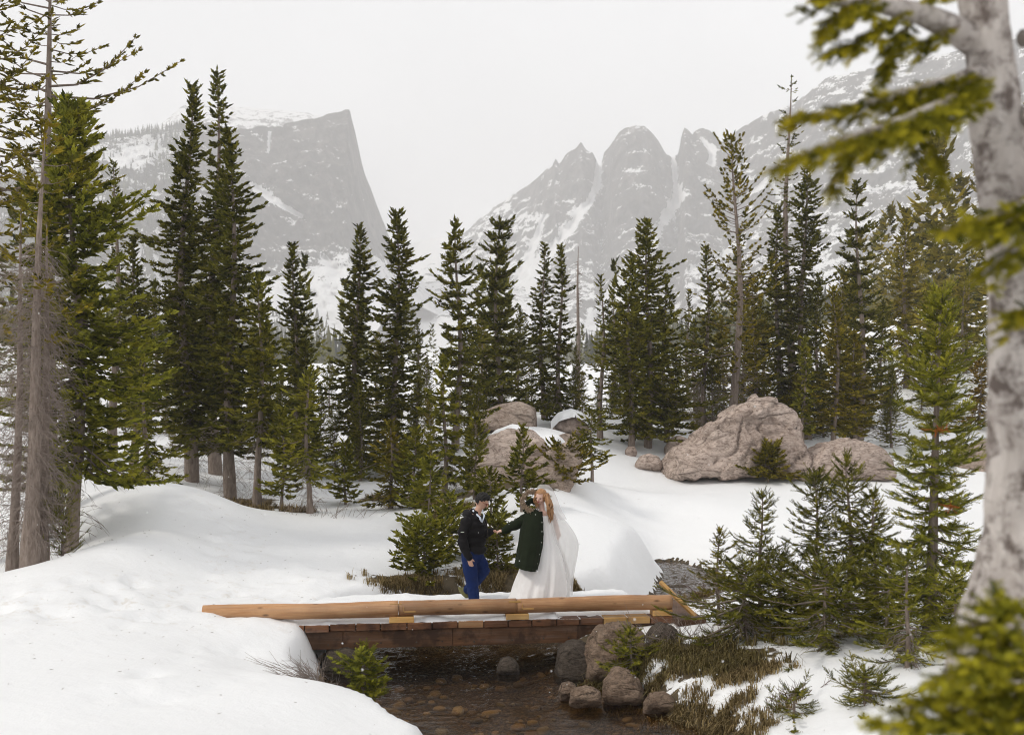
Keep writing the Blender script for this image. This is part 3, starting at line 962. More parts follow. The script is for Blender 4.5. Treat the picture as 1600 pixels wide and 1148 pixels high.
def twigs_mesh(name, o, d, ln, wd, lod, rng, tint=None):
    tv, tf = TM[lod]
    n = len(o)
    x = _unit(d)
    up = UPV[None] + rng.normal(0, 0.45, (n, 3))
    y = _unit(np.cross(up, x)); z = np.cross(x, y)
    V = o[:, None] + tv[None, :, 0:1] * (x * ln[:, None])[:, None] + wd[:, None, None] * (tv[None, :, 1:2] * y[:, None] + tv[None, :, 2:3] * z[:, None])
    if lod == 'mid':
        V = V + rng.normal(0, 0.12, V.shape) * wd[:, None, None]
    Fc = (tf[None] + (np.arange(n) * len(tv))[:, None, None]).reshape(-1, 3)
    if tint is None: tint = rng.beta(1.6, 2.2, n)
    return np_mesh(name, V.reshape(-1, 3), [Fc], False, {'tint': np.repeat(tint, len(tv))})

def grow(seed, H, cb, Rr, nb, prof=0.85, up=0.75, droop=-0.22, twig=0.3, tw=0.055, space=0.13, start=0.12, lod='mid', trunk_r=None,
         lean=(0, 0), whorl=0.0, irr=0.22, tipup=0.16, gap=None, skirt=0.0, dead=0, deadlen=0.8, top_sparse=0.0, az=None, wav=0.04, clump=1.3):
    """arrays of one conifer: trunk (with limbs), crown twigs, dead branches"""
    rng = np.random.default_rng(seed)
    tr = trunk_r or (0.012 * H + 0.025)
    def axis(z):
        s = z / H
        return np.stack([lean[0] * s + wav * H * 0.3 * np.sin(2.1 * s * 3 + seed), lean[1] * s + wav * H * 0.3 * np.sin(1.7 * s * 3 + seed * 2.0), z], -1) * 1.0
    base0 = axis(np.array([0.0]))[0].copy(); base0[2] = 0
    ax = lambda z: axis(z) - base0
    t = np.linspace(0, 1, nb) ** 0.94
    t = np.clip(t + rng.normal(0, 0.35 / nb, nb), 0, 0.995)
    z = cb + t * (H - cb)
    if whorl:
        z = cb + (np.round((z - cb) / whorl) * whorl) + rng.normal(0, whorl * 0.10, nb)
        z = np.clip(z, cb, H * 0.995)
    t = (z - cb) / (H - cb)
    L = Rr * np.clip(1 - t, 0, 1) ** prof * np.clip(rng.normal(1, irr, nb), 0.45, 1.5)
    L = L * (0.72 + 0.28 * sstep(0, 0.12, t)) + 0.05 * Rr
    if top_sparse: L = L * np.where((t > top_sparse) & (rng.random(nb) < 0.45), 0.35, 1)
    keep = np.ones(nb, bool)
    if gap:
        for a, b_, pr in gap: keep &= ~((t > a) & (t < b_) & (rng.random(nb) < pr))
    z, t, L = z[keep], t[keep], L[keep]; nb = len(z)
    phi = np.arange(nb) * 2.39996 + rng.normal(0, 0.5, nb)
    L = L * (1 + 0.5 * clump * vnoise(np.stack([z * 1.1, np.cos(phi) * 0.9, np.sin(phi) * 0.9 + seed * 3.1], -1), seed) + 0.35 * clump * vnoise(np.stack([z * 2.6, 0 * z, 0 * z + seed], -1), seed + 1))
    if az is not None: phi = np.where(rng.random(nb) < az[1], az[0] + rng.normal(0, 0.6, nb), phi)
    pit = droop + (up - droop) * t ** 1.6 + rng.normal(0, 0.09, nb)
    rad = np.stack([np.cos(phi), np.sin(phi), 0 * phi], -1)
    o0 = ax(z)
    def curve(i, s):
        r = (L[i] * s * np.cos(pit[i]))[:, None]
        dz = L[i] * (np.sin(pit[i]) * s - 0.10 * np.sin(np.pi * s) + tipup * s * s)
        return o0[i] + rad[i] * r + UPV * dz[:, None]
    # limbs
    K = 4
    ss = np.linspace(0, 1, K)
    P = np.stack([curve(np.arange(nb), np.full(nb, s)) for s in ss], 1)
    rr = (0.006 + 0.011 * L)[:, None] * (1 - 0.85 * ss)[None]
    parts = [tubes(P, rr, 3)]
    # stations along each limb
    ns = np.maximum(2, np.ceil(L * (1 - start) / space).astype(int))
    bi = np.repeat(np.arange(nb), ns)
    off = np.arange(len(bi)) - np.repeat(np.cumsum(ns) - ns, ns)
    s = start + (1 - start) * (off + rng.uniform(0.1, 0.9, len(bi))) / ns[bi]
    O, Dv, Ln = [], [], []
    p = curve(bi, s); p2 = curve(bi, np.minimum(s + 0.05, 1.05)); dd = _unit(p2 - p)
    side = _unit(np.cross(dd, UPV[None] + 0 * dd))
    for sg in (-1, 1):
        a = 0.95 - 0.45 * s + rng.normal(0, 0.15, len(s))
        v = dd * np.cos(a)[:, None] + side * (sg * np.sin(a))[:, None] + UPV * rng.normal(0.02 if lod != 'mid' else 0.05, 0.22, len(s))[:, None]
        l = np.minimum(twig * (1.15 - 0.55 * s), 0.62 * L[bi] + 0.03) * rng.uniform(0.6, 1.2, len(s))
        O.append(p); Dv.append(v); Ln.append(l)
    m = rng.random(len(s)) < 0.45
    O.append(p[m]); Dv.append((dd + UPV * rng.normal(0.35, 0.5, (len(s), 1)))[m]); Ln.append((twig * 0.6 * rng.uniform(0.5, 1.1, len(s)))[m])
    tip = curve(np.arange(nb), np.full(nb, 0.97)); tip0 = curve(np.arange(nb), np.full(nb, 0.9))
    O.append(tip0); Dv.append(tip - tip0); Ln.append(twig * rng.uniform(0.6, 1.0, nb))
    # leader
    nl = 7
    zl = np.linspace(H * 0.93, H * 0.985, nl)
    O.append(ax(zl)); Dv.append(np.stack([rng.normal(0, 0.25, nl), rng.normal(0, 0.25, nl), np.ones(nl)], -1)); Ln.append(np.full(nl, min(twig * 0.8, H * 0.06)))
    O = np.concatenate(O); Dv = np.concatenate(Dv); Ln = np.concatenate(Ln)
    wd = tw * rng.uniform(0.8, 1.25, len(O))
    # trunk
    zt = np.linspace(-0.15, H * 0.985, 14)
    tp = ax(np.maximum(zt, 0)); tp[:, 2] = zt
    trr = tr * (1 - zt.clip(0) / H) ** 0.85 + 0.004
    trr[:2] *= 1.25
    parts.append(tubes(tp[None], trr[None], 8))
    deadp = []
    if dead:
        zd = rng.uniform(0.12 * cb, cb * 1.15 + 0.4, dead)
        ph = rng.uniform(0, 6.28, dead)
        ld = deadlen * rng.uniform(0.3, 1.0, dead)
        rd = np.stack([np.cos(ph), np.sin(ph), 0 * ph], -1)
        dr = rng.uniform(-1.1, 0.1, dead)
        sK = np.linspace(0, 1, 4)
        o1 = ax(zd)
        PD = np.stack([o1 + rd * (ld * q)[:, None] + UPV * (ld * (dr * q * q))[:, None] + rng.normal(0, 0.02, (dead, 3)) * q for q in sK], 1)
        deadp.append(tubes(PD, (0.0035 + 0.004 * ld)[:, None] * (1 - 0.75 * sK)[None], 3))
        # side twigs on the dead branches
        j = np.repeat(np.arange(dead), 3)
        q = rng.integers(1, 3, len(j))
        po = PD[j, q]; pdv = _unit(PD[j, q + 1] - po) + rng.normal(0, 0.55, (len(j), 3))
        l2 = (ld[j] * rng.uniform(0.2, 0.5, len(j)))[:, None]
        PP = np.stack([po, po + pdv * l2 * 0.5, po + (pdv + [0, 0, -0.3]) * l2], 1)
        deadp.append(tubes(PP, np.array([[0.0035, 0.0028, 0.001]]) + 0 * l2, 3))
    return dict(trunk=join(parts), tw=(O, Dv, Ln, wd), dead=join(deadp) if deadp else None, lod=lod, rng=rng)

GREEN = {'dark': (0.098, 0.106, 0.026), 'mid': (0.128, 0.136, 0.030), 'olive': (0.158, 0.146, 0.027), 'light': (0.165, 0.176, 0.035), 'fresh': (0.178, 0.198, 0.038), 'rust': (0.16, 0.12, 0.024)}

def plant_tree(name, label, cat, x, y, g, col, group=None, z=None, bark='bark'):
    z = hz(x, y) - 0.03 if z is None else z
    root = empty(name, (x, y, z))
    tag(root, label, cat, group)
    v, f = g['trunk']
    link('trunk', np_mesh('trunk', v, [f], True), M[bark], root)
    c = link('crown', twigs_mesh('crown', *g['tw'], g['lod'], g['rng']), M['needles'], root)
    c.color = (*GREEN[col], 1)
    if g['dead'] is not None:
        v, f = g['dead']
        link('dead_branches', np_mesh('dead_branches', v, [f], True), M['dead_wood'], root)
    return root

def spec_tree(name, label, px, top, d, hw, crown_y, col, seed, style='fir', cat='conifer', group='conifers along the far side of the stream', **kw):
    x, y, zt = U(px, top, d)
    z0 = hz(x, y)
    H = zt - z0
    Rr = hw / F * d
    zc = HC + (HORIZON - crown_y) / F * d - z0
    cb = min(max(zc, 0.04 * H), 0.7 * H)
    ST = {
        'fir':    dict(prof=1.0, up=0.42, droop=-0.30, twig=0.28, tw=0.076, space=0.10, dens=29, tipup=0.08, start=0.02, irr=0.30, top_sparse=0.0),
        'spire':  dict(prof=0.95, up=0.38, droop=-0.32, twig=0.27, tw=0.075, space=0.10, dens=29, tipup=0.06, start=0.02, irr=0.22),
        'layer':  dict(prof=0.62, up=0.35, droop=-0.14, twig=0.30, tw=0.070, space=0.10, dens=28, start=0.02, irr=0.22, whorl=0.36),
        'thin':   dict(prof=0.75, up=0.35, droop=-0.25, twig=0.22, tw=0.05, space=0.13, dens=15, irr=0.35),
        'pine':   dict(prof=0.55, up=0.95, droop=-0.05, twig=0.26, tw=0.075, space=0.16, dens=15, irr=0.35, start=0.35),
    }[style]
    ST = dict(ST); ST.update(kw)
    dens = ST.pop('dens')
    nb = int(dens * (H - cb))
    g = grow(seed, H, cb, Rr, nb, **ST)
    return plant_tree(name, label, cat, x, y, g, col, group)

TREES = [
 # name, label, px, top, d, hw, crown_y, colour, seed, style, extra
 ('dark_conifer','tall narrow dark conifer left of the twin tops, seen against the grey slope',175,248,31,26,620,'dark',11,'thin',dict(dens=18)),
 ('dark_conifer','short dark conifer with snow dabs beside the big green fir at left',208,368,29,42,660,'dark',12,'spire',{}),
 ('young_fir','small light green fir in front of the dark trunks, above the snow mound',229,540,22.5,56,738,'light',13,'fir',dict(dens=30,twig=0.24,tw=0.05,dead=40,deadlen=0.5)),
 ('tall_conifer','tall dark conifer, left one of the highest pair over the left woods',300,130,27,80,690,'dark',14,'fir',dict(dead=60,deadlen=0.9)),
 ('tall_conifer','highest thin topped conifer, bare stem near the tip, right of the highest pair',337,110,29,66,640,'dark',15,'spire',dict(gap=[(0.62,0.93,0.5)],prof=0.95)),
 ('broad_conifer','broadest dense dark conifer in front of the highest pair',360,205,26,84,700,'dark',16,'fir',dict(dead=90,deadlen=1.0,dens=27)),
 ('conifer','mid height conifer with a bare grey trunk standing in snow right of the broadest conifer',402,428,24.5,56,690,'mid',17,'fir',dict(dead=110,deadlen=0.8)),
 ('dark_conifer','slim dark conifer with a blunt top before the cliff foot',457,380,33,42,700,'dark',18,'spire',{}),
 ('dark_conifer','short dark conifer tucked behind the light green young fir cluster',478,535,31,36,730,'dark',19,'fir',{}),
 ('young_fir','light green young fir with several thin stems standing in snow',484,575,22.8,60,740,'light',20,'fir',dict(dens=26,twig=0.25,tw=0.052,dead=60,deadlen=0.55,irr=0.35)),
 ('dark_conifer','dark narrow conifer with a knobbly tip, left of the pair before the valley',561,350,33,50,735,'dark',21,'spire',dict(dens=27,prof=0.85)),
 ('dark_conifer','dark conifer with long spire top, right of the pair before the valley',619,330,31,70,725,'dark',22,'fir',dict(dead=60,prof=1.05,irr=0.3)),
 ('young_fir','small olive fir standing in front of the long spired conifer',610,658,24.0,46,780,'olive',23,'fir',dict(dens=30,twig=0.24,tw=0.05,dead=40,deadlen=0.5)),
 ('conifer','evenly tiered pointed conifer in the middle, before the bright valley snow',711,342,32,58,650,'mid',24,'layer',dict(prof=0.85,dens=22)),
 ('conifer','shaggy yellow green conifer filling in below the tiered pointed conifer',694,560,25.5,64,745,'light',25,'fir',dict(irr=0.4,dens=22,dead=90,deadlen=0.9)),
 ('forked_conifer','dark layered conifer with a forked bushy crown above a bare neck',781,345,36,52,645,'dark',26,'layer',dict(gap=[(0.72,0.78,1.0)],prof=0.42,irr=0.3,whorl=0.45)),
 ('conifer','narrow conifer, left one of the close pair right of the forked crown',851,380,38,34,640,'dark',27,'spire',dict(dens=20)),
 ('conifer','narrow conifer with thin bare tip, right one of the close pair beside the forked crown',876,385,36,40,648,'dark',28,'spire',dict(gap=[(0.55,0.8,0.3)],dens=20)),
 ('conifer','thin open conifer between the grey snag and the dense twin topped conifer',938,430,35,34,660,'mid',29,'thin',dict(dens=20,prof=0.85)),
 ('conifer','very small thin conifer behind, just left of the dense twin topped conifer',958,455,46,18,620,'dark',30,'thin',dict(dens=20)),
 ('dense_conifer','dense conifer with blunt top, taller of the twin right of centre',1012,347,35,64,672,'mid',31,'fir',dict(dens=26,prof=0.62)),
 ('dense_conifer','dense conifer, shorter left one of the twin right of centre',986,405,34.2,46,676,'mid',32,'fir',dict(dens=26,prof=0.65)),
 ('dense_conifer','lower conifer leaning on the right flank of the dense twin',1042,430,36,50,670,'mid',33,'fir',dict(dens=22)),
 ('conifer','small thin conifer far back between the dense twin and the tall pines',1076,452,50,18,620,'dark',34,'thin',dict(dens=20)),
 ('conifer','slender conifer with drooping dead skirt left of the tall open topped pine',1101,385,38,36,600,'mid',35,'fir',dict(dead=200,deadlen=1.0,dens=19)),
 ('tall_pine','tall pine with open tufted top above the left end of the boulder',1144,214,36.5,54,600,'olive',36,'pine',dict(prof=0.38,dens=19,dead=120,deadlen=1.2,trunk_r=0.17)),
 ('conifer','olive conifer filling between the tall open topped pine and the spindly pine',1178,430,39,44,640,'olive',37,'fir',dict(dens=20)),
 ('conifer','dark conifer just left of the spindly tallest stem above the boulder',1216,322,40,46,640,'dark',38,'fir',dict(dens=20)),
 ('spindly_conifer','spindly tallest conifer with bare needle thin tip above the boulder',1238,112,41,32,560,'dark',39,'thin',dict(gap=[(0.86,1.0,0.9),(0.55,0.86,0.35)],dens=14,dead=160,deadlen=1.0,prof=0.5)),
 ('conifer','dark ragged conifer just right of the spindly tallest stem',1262,250,39,54,640,'dark',40,'fir',dict(dens=21,prof=0.65)),
 ('young_fir','small light green fir right behind the boulder top',1256,528,34.5,28,672,'light',41,'fir',dict(dens=28,twig=0.24)),
 ('conifer','light olive conifer before the ragged dark group right of the boulder',1302,448,35,42,668,'olive',42,'fir',dict(dens=22)),
 ('layered_conifer','dark conifer with flat separate tiers right of the ragged group',1341,282,37,46,655,'dark',43,'layer',dict(prof=0.55,whorl=0.5,dens=20)),
 ('conifer','low olive conifer at the foot of the flat tiered conifer',1335,520,35.5,46,672,'olive',44,'fir',dict(dens=22)),
 ('hazy_conifer','large hazy olive conifer behind the near fir at right',1416,345,52,66,640,'olive',45,'fir',dict(dens=17,twig=0.4,tw=0.08,space=0.17)),
 ('hazy_conifer','hazy olive conifer left of the pale trunk, beyond the near fir',1508,430,56,48,640,'olive',46,'fir',dict(dens=16,twig=0.4,tw=0.08,space=0.17)),
 ('dark_conifer','slim dark conifer between the near fir and the pale trunk',1513,405,60,22,620,'dark',47,'spire',dict(dens=14,twig=0.35,tw=0.07)),
 ('rusty_conifer','yellowish rusty tipped conifer low beside the pale trunk',1530,560,42,40,655,'rust',48,'fir',dict(dens=20)),
 ('conifer','conifer mostly hidden right of the pale trunk',1640,380,45,60,640,'mid',49,'fir',dict(dens=18)),
 ('hazy_conifer','pale olive conifer just right of the large hazy one',1462,470,48,40,650,'olive',50,'fir',dict(dens=18,twig=0.36,tw=0.07)),
 ('conifer','low conifer standing on the rock ledge below the close pair',925,640,27,30,715,'mid',51,'fir',dict(dens=34,twig=0.22,tw=0.05,prof=0.6)),
]
for n_, lab, px, top, d, hw, cy_, col, sd, sty, kw in TREES:
    spec_tree(n_, lab, px, top, d, hw, cy_, col, sd, sty, **kw)

# second line of half-hidden trees: a few shapes, copied
def copy_tree(root, loc, rz, sc, label=None, group=None):
    r = root.copy(); COL.objects.link(r)
    r.location = loc; r.rotation_euler = (0, 0, rz); r.scale = (sc, sc, sc)
    if label: r['label'] = label
    if group: r['group'] = group
    for ch in root.children:
        c = ch.copy(); COL.objects.link(c); c.parent = r
    return r

FILL_LABEL = 'dark green conifer half hidden in the second row behind the nearer trees'
FILL_GROUP = 'half hidden conifers of the second row'
rngf = random.Random(8)
fills = []
for k in range(4):
    g = grow(200 + k, 8.0, 0.5, 1.35, 170, prof=0.8, twig=0.34, tw=0.07, space=0.15)
    fills.append(g)
fill_px = [(-40,44,560),(40,46,430),(130,42,480),(190,48,520),(250,44,440),(275,40,520),(330,46,470),(420,42,520),(440,38,570),(520,44,560),(535,39,620),(590,46,520),
           (655,44,500),(670,40,560),(740,42,520),(752,47,490),(812,46,480),(830,41,560),(895,44,540),(915,40,580),(965,42,540),(1060,42,540),(1085,46,500),(1125,44,500),
           (1160,47,430),(1195,46,470),(1285,46,430),(1315,44,420),(1375,47,470),(1395,44,560),(1440,46,560),(1480,44,580),(1545,50,480),(1590,46,440),(1660,44,420)]
rngf2 = random.Random(21)
fill_px += [(px + rngf2.uniform(-10, 10), rngf2.uniform(37, 44), rngf2.uniform(560, 630)) for px in list(range(120, 430, 34)) + list(range(570, 1000, 32)) + list(range(1050, 1420, 34)) + list(range(790, 1400, 27))]
fill_px += [(px + rngf2.uniform(-10, 10), rngf2.uniform(30, 36), rngf2.uniform(590, 650)) for px in (150, 195, 265, 330, 430, 465, 505, 530, 575, 640, 665, 735, 750)]
fill_px += [(px + rngf2.uniform(-9, 9), rngf2.uniform(33, 42), rngf2.uniform(540, 640)) for px in list(range(-20, 300, 30)) + list(range(310, 780, 26))]
proto = [None] * 4
used = {}
MARKS = [(-30, 'the left picture edge'), (45, 'the thick leaning grey trunk'), (104, 'the full bright green fir'), (175, 'the tall narrow conifer at left'), (229, 'the small fir on the mound'), (300, 'the highest pair'), (360, 'the broadest conifer'),
         (402, 'the bare trunked mid height conifer'), (457, 'the blunt topped slim conifer'), (484, 'the several stemmed young fir'), (561, 'the knobbly tipped conifer'), (619, 'the long spired conifer'), (711, 'the evenly tiered conifer'), (781, 'the forked crown conifer'),
         (851, 'the close narrow pair'), (903, 'the grey snag'), (938, 'the thin open conifer'), (1000, 'the dense twin'), (1042, 'the low flank conifer of the twin'), (1101, 'the conifer with a dead skirt'), (1144, 'the tall open topped pine'), (1178, 'the olive filler conifer'), (1238, 'the spindly tallest conifer'),
         (1302, 'the light olive conifer'), (1341, 'the flat tiered conifer'), (1416, 'the large hazy conifer'), (1452, 'the bright near fir'), (1508, 'the hazy conifer by the pale trunk'), (1590, 'the pale foreground trunk')]
def fill_label(px, d, top):
    m, nm = min(MARKS, key=lambda q: abs(q[0] - px))
    side = 'just left of' if px < m - 9 else 'just right of' if px > m + 9 else 'right behind'
    size = 'low' if top > 575 else 'mid height' if top > 490 else 'tall'
    return '%s half hidden conifer %s %s' % (size, side, nm)
for i, (px, d, top) in enumerate(fill_px):
    k = i % 4
    lb = fill_label(px, d, top)
    if lb in used: lb = ('farther ' if d > used[lb] else 'nearer ') + lb
    if lb in used: continue
    used[lb] = d
    x, y, zt = U(px + rngf.uniform(-6, 6), top, d)
    z0 = hz(x, y) - 0.05
    sc = (zt - z0) / 8.0
    if proto[k] is None:
        proto[k] = plant_tree('background_conifer', FILL_LABEL, 'conifer', x, y, fills[k], ['dark', 'mid', 'dark', 'olive'][k], FILL_GROUP, z0)
        proto[k].scale = (sc, sc, sc)
        r_ = proto[k]
    else:
        r_ = copy_tree(proto[k], (x, y, z0), rngf.uniform(0, 6.28), sc)
    r_['label'] = lb

# woods farther back, one mass
def mass_wood(name, label, pts, H, seed, col):
    rng = np.random.default_rng(seed)
    g = grow(seed, 1.0, 0.06, 0.14, 30, twig=0.10, tw=0.024, space=0.09, trunk_r=0.012)
    O, D, L, W = g['tw']
    tv, tf = TM['mid']
    n = len(pts)
    me = twigs_mesh('unit', O, D, L, W, 'mid', rng)
    V0 = np.empty(len(me.vertices) * 3, dtype=np.float32); me.vertices.foreach_get('co', V0); V0 = V0.reshape(-1, 3)
    F0 = np.empty(len(me.polygons) * 3, dtype=np.int32); me.polygons.foreach_get('vertices', F0); F0 = F0.reshape(-1, 3)
    t0 = np.empty(len(V0), dtype=np.float32); me.attributes['tint'].data.foreach_get('value', t0)
    bpy.data.meshes.remove(me)
    a = rng.uniform(0, 6.28, n); h = H * rng.uniform(0.6, 1.25, n); w = h * rng.uniform(0.85, 1.3, n)
    X = pts[:, None, 0] + w[:, None] * (V0[None, :, 0] * np.cos(a)[:, None] - V0[None, :, 1] * np.sin(a)[:, None])
    Y = pts[:, None, 1] + w[:, None] * (V0[None, :, 0] * np.sin(a)[:, None] + V0[None, :, 1] * np.cos(a)[:, None])
    Z = pts[:, None, 2] + h[:, None] * V0[None, :, 2] - 0.1
    Fc = (F0[None] + (np.arange(n) * len(V0))[:, None, None]).reshape(-1, 3)
    o = link(name, np_mesh(name, np.stack([X, Y, Z], -1).reshape(-1, 3), [Fc], False, {'tint': np.tile(t0, n)}), M['far_needles'])
    o.color = (*GREEN[col], 1)
    return tag(o, label, None, None, 'stuff')
_r = np.random.default_rng(12)
def _slope_pts(n, px0, px1, d0, d1):
    px = _r.uniform(px0, px1, n); d = d0 * (d1 / d0) ** _r.random(n)
    x = (px - 800) / F * d
    return np.stack([x, d, height(x, d)], -1)
mass_wood('right_wood', 'hazy conifer wood on the slope behind the pale trunk', _slope_pts(90, 1330, 1950, 64, 330), 13.0, 71, 'olive')
mass_wood('middle_wood', 'dim conifer wood between and behind the middle trees', _slope_pts(95, 260, 1340, 52, 330), 7.5, 72, 'dark')
mass_wood('left_wood', 'dim conifer wood behind the left trees', _slope_pts(60, -350, 330, 52, 330), 9.0, 73, 'dark')

# ============================================================ NEAR TREES AND BUSHES
def near_tree(name, label, px, top, d, hw, crown_y, col, seed, cat='fir', group='firs near the footbridge', dens=30, z=None, wide_ok=False, **kw):
    x, y, zt = U(px, top, d)
    z0 = hz(x, y) - 0.03 if z is None else z
    H = max(0.3, zt - z0)
    zc = HC + (HORIZON - crown_y) / F * d - z0
    cb = min(max(zc, 0.05 * H), 0.6 * H)
    P = dict(prof=0.75, up=0.6, droop=-0.22, twig=0.20, tw=0.034, space=0.048, start=0.08, lod='near', irr=0.25, whorl=0.0, tipup=0.12, trunk_r=0.012 + 0.011 * H)
    P.update(kw)
    g = grow(seed, H, cb, hw / F * d, max(14, int(dens * (H - cb))), **P)
    return plant_tree(name, label, cat, x, y, g, col, group, z0)

# left foreground
near_tree('green_fir', 'full bright green fir leaning over the mound at far left', 108, 165, 17.4, 108, 735, 'fresh', 301, dens=44, twig=0.27, tw=0.07, space=0.075, lod='mid', dead=50, deadlen=0.9, prof=0.62, droop=-0.35, group='conifers at the left edge', cat='fir', trunk_r=0.11)
near_tree('leaning_conifer', 'leaning grey conifer with a thick trunk and many bare drooping twigs at far left', 45, 190, 15.3, 70, 480, 'olive', 302, dens=13, twig=0.24, tw=0.05, space=0.12, start=0.45, lod='mid', dead=520, deadlen=0.7, trunk_r=0.115, lean=(0.22, 0.1), prof=0.4, up=0.4, droop=0.0, gap=[(0, 0.5, 0.5)], group='conifers at the left edge', cat='conifer', wav=0.01)
near_tree('sparse_conifer', 'tall sparse conifer with open upswept boughs leaving the top left of the picture', 78, -90, 19.5, 105, 330, 'olive', 303, dens=15, twig=0.24, tw=0.05, space=0.13, start=0.3, lod='mid', dead=120, deadlen=1.2, prof=0.30, up=0.35, droop=0.08, irr=0.4, group='conifers at the left edge', cat='conifer', trunk_r=0.17, wav=0.008)
near_tree('sparse_conifer', 'sparse conifer whose boughs enter the picture at the left edge', -30, -60, 18.0, 100, 420, 'olive', 304, dens=15, twig=0.24, tw=0.05, space=0.13, start=0.25, lod='mid', dead=160, deadlen=1.2, prof=0.35, up=0.4, droop=0.0, irr=0.4, group='conifers at the left edge', cat='conifer', trunk_r=0.15, wav=0.01)
near_tree('twiggy_bush', 'low thin leaved bush beside the thick grey trunk at left', 98, 782, 15.9, 44, 885, 'mid', 305, dens=60, twig=0.16, tw=0.02, space=0.1, irr=0.4, prof=0.3, up=1.1, droop=0.5, group='low bushes', cat='bush')

near_tree('thin_conifer', 'thin twiggy conifer stem just right of the thick leaning grey trunk', 66, 330, 15.7, 48, 560, 'olive', 306, dens=9, twig=0.2, tw=0.045, space=0.12, start=0.4, lod='mid', dead=380, deadlen=0.6, trunk_r=0.09, lean=(0.02, 0.1), prof=0.4, up=0.3, droop=-0.1, group='conifers at the left edge', cat='conifer', wav=0.012)
near_tree('thin_conifer', 'thin twiggy conifer stem at the very left edge', 18, 300, 15.9, 50, 560, 'olive', 307, dens=9, twig=0.2, tw=0.045, space=0.12, start=0.4, lod='mid', dead=320, deadlen=0.6, trunk_r=0.08, lean=(0.1, 0.1), prof=0.4, up=0.3, droop=-0.1, group='conifers at the left edge', cat='conifer', wav=0.012)
# behind the couple
near_tree('young_fir', 'young fir with a pointed tip right behind the couple', 816, 668, 20.5, 36, 800, 'mid', 311, dens=34, lod='mid', twig=0.2, tw=0.045)
near_tree('young_fir', 'young fir behind the joined hands of the couple', 765, 735, 19.0, 46, 905, 'mid', 312, dens=34, lod='mid', twig=0.2, tw=0.045)
near_tree('young_fir', 'yellow green young fir behind the man in the black jacket', 703, 772, 18.3, 40, 900, 'light', 313, dens=34, lod='mid', twig=0.2, tw=0.045)
near_tree('fir_bush', 'low bushy fir at the deck edge left of the man', 662, 820, 17.2, 52, 918, 'light', 314, dens=75, prof=0.28, cat='bush', lod='mid', tw=0.045, space=0.06)
near_tree('fir_bush', 'dark low bushy fir between the man and the woman', 778, 815, 17.7, 46, 915, 'mid', 315, dens=60, prof=0.3, cat='bush', lod='mid', tw=0.045, space=0.06)
near_tree('juniper_bush', 'low olive bush on the tan rock right of the young firs', 880, 700, 24.8, 44, 745, 'olive', 316, dens=70, prof=0.35, cat='bush', lod='mid', tw=0.04, twig=0.22, z=1.75, group='low bushes')
near_tree('young_fir', 'thin young fir left of the man beside the brown grass', 672, 715, 21.0, 40, 850, 'light', 317, dens=30, lod='mid', twig=0.2, tw=0.045)

near_tree('young_fir', 'small light green fir in the snow between the olive fir and the several stemmed one', 540, 690, 25.0, 30, 775, 'light', 341, dens=34, lod='mid', twig=0.2, tw=0.05)
near_tree('young_fir', 'small light green fir just right of the olive young fir', 648, 672, 23.5, 34, 800, 'light', 342, dens=34, lod='mid', twig=0.2, tw=0.05)
near_tree('young_fir', 'small green fir over the left end of the grey rock ledge', 742, 650, 23.0, 34, 770, 'mid', 343, dens=34, lod='mid', twig=0.2, tw=0.05)
near_tree('young_fir', 'tiny yellow green fir left of the several stemmed young fir', 440, 640, 24.0, 32, 770, 'light', 344, dens=32, lod='mid', twig=0.2, tw=0.05)
# right bank
near_tree('near_fir', 'tall bright green fir on the right bank before the pale trunk', 1452, 455, 12.6, 92, 965, 'fresh', 321, dens=52, whorl=0.17, twig=0.20, tw=0.030, space=0.05, prof=0.58, droop=-0.28, trunk_r=0.075, dead=40, deadlen=0.5, lean=(0.15, 0), wav=0.006)
near_tree('sapling', 'smallest thin tipped sapling nearest the bridge end', 1124, 828, 14.0, 36, 955, 'olive', 322, dens=39, prof=0.6, twig=0.13, tw=0.024, irr=0.35)
near_tree('sapling', 'thin tipped sapling second from the bridge end on the right bank', 1191, 770, 13.7, 54, 965, 'mid', 323, dens=39, prof=0.75, twig=0.15, tw=0.025, irr=0.3)
near_tree('dark_sapling', 'dark green sapling third from the bridge end, in the dense clump', 1272, 742, 13.4, 60, 960, 'dark', 324, dens=42, prof=0.55, twig=0.17, tw=0.026)
near_tree('dark_sapling', 'dark green tallest sapling of the dense clump left of the bright near fir', 1322, 712, 13.1, 66, 965, 'mid', 325, dens=43, prof=0.6, twig=0.17, tw=0.026)
near_tree('dark_sapling', 'green sapling touching the lower boughs of the bright near fir', 1366, 770, 12.7, 56, 965, 'mid', 326, dens=42, prof=0.6, twig=0.17, tw=0.026)
near_tree('light_sapling', 'light green sapling with bare lower stem in the right foreground', 1418, 866, 10.7, 66, 1045, 'light', 327, dens=50, prof=0.62, twig=0.14, tw=0.023, space=0.05, dead=40, deadlen=0.3, trunk_r=0.028)
near_tree('fir_bush', 'low spreading dark fir over the grassy bank beside the bridge end', 1165, 885, 13.1, 92, 1020, 'mid', 328, dens=62, prof=0.4, twig=0.17, tw=0.025, droop=-0.45, cat='bush', dead=60, deadlen=0.5)
near_tree('fir_bush', 'low spreading green fir under the dense sapling clump', 1292, 880, 12.2, 105, 1045, 'mid', 329, dens=57, prof=0.4, twig=0.17, tw=0.025, droop=-0.4, cat='bush', dead=30, deadlen=0.5)
near_tree('fir_bush', 'bushy dark fir filling the gap under the second sapling from the bridge', 1222, 868, 13.6, 66, 985, 'mid', 335, dens=46, prof=0.45, twig=0.17, tw=0.027, droop=-0.35, cat='bush')
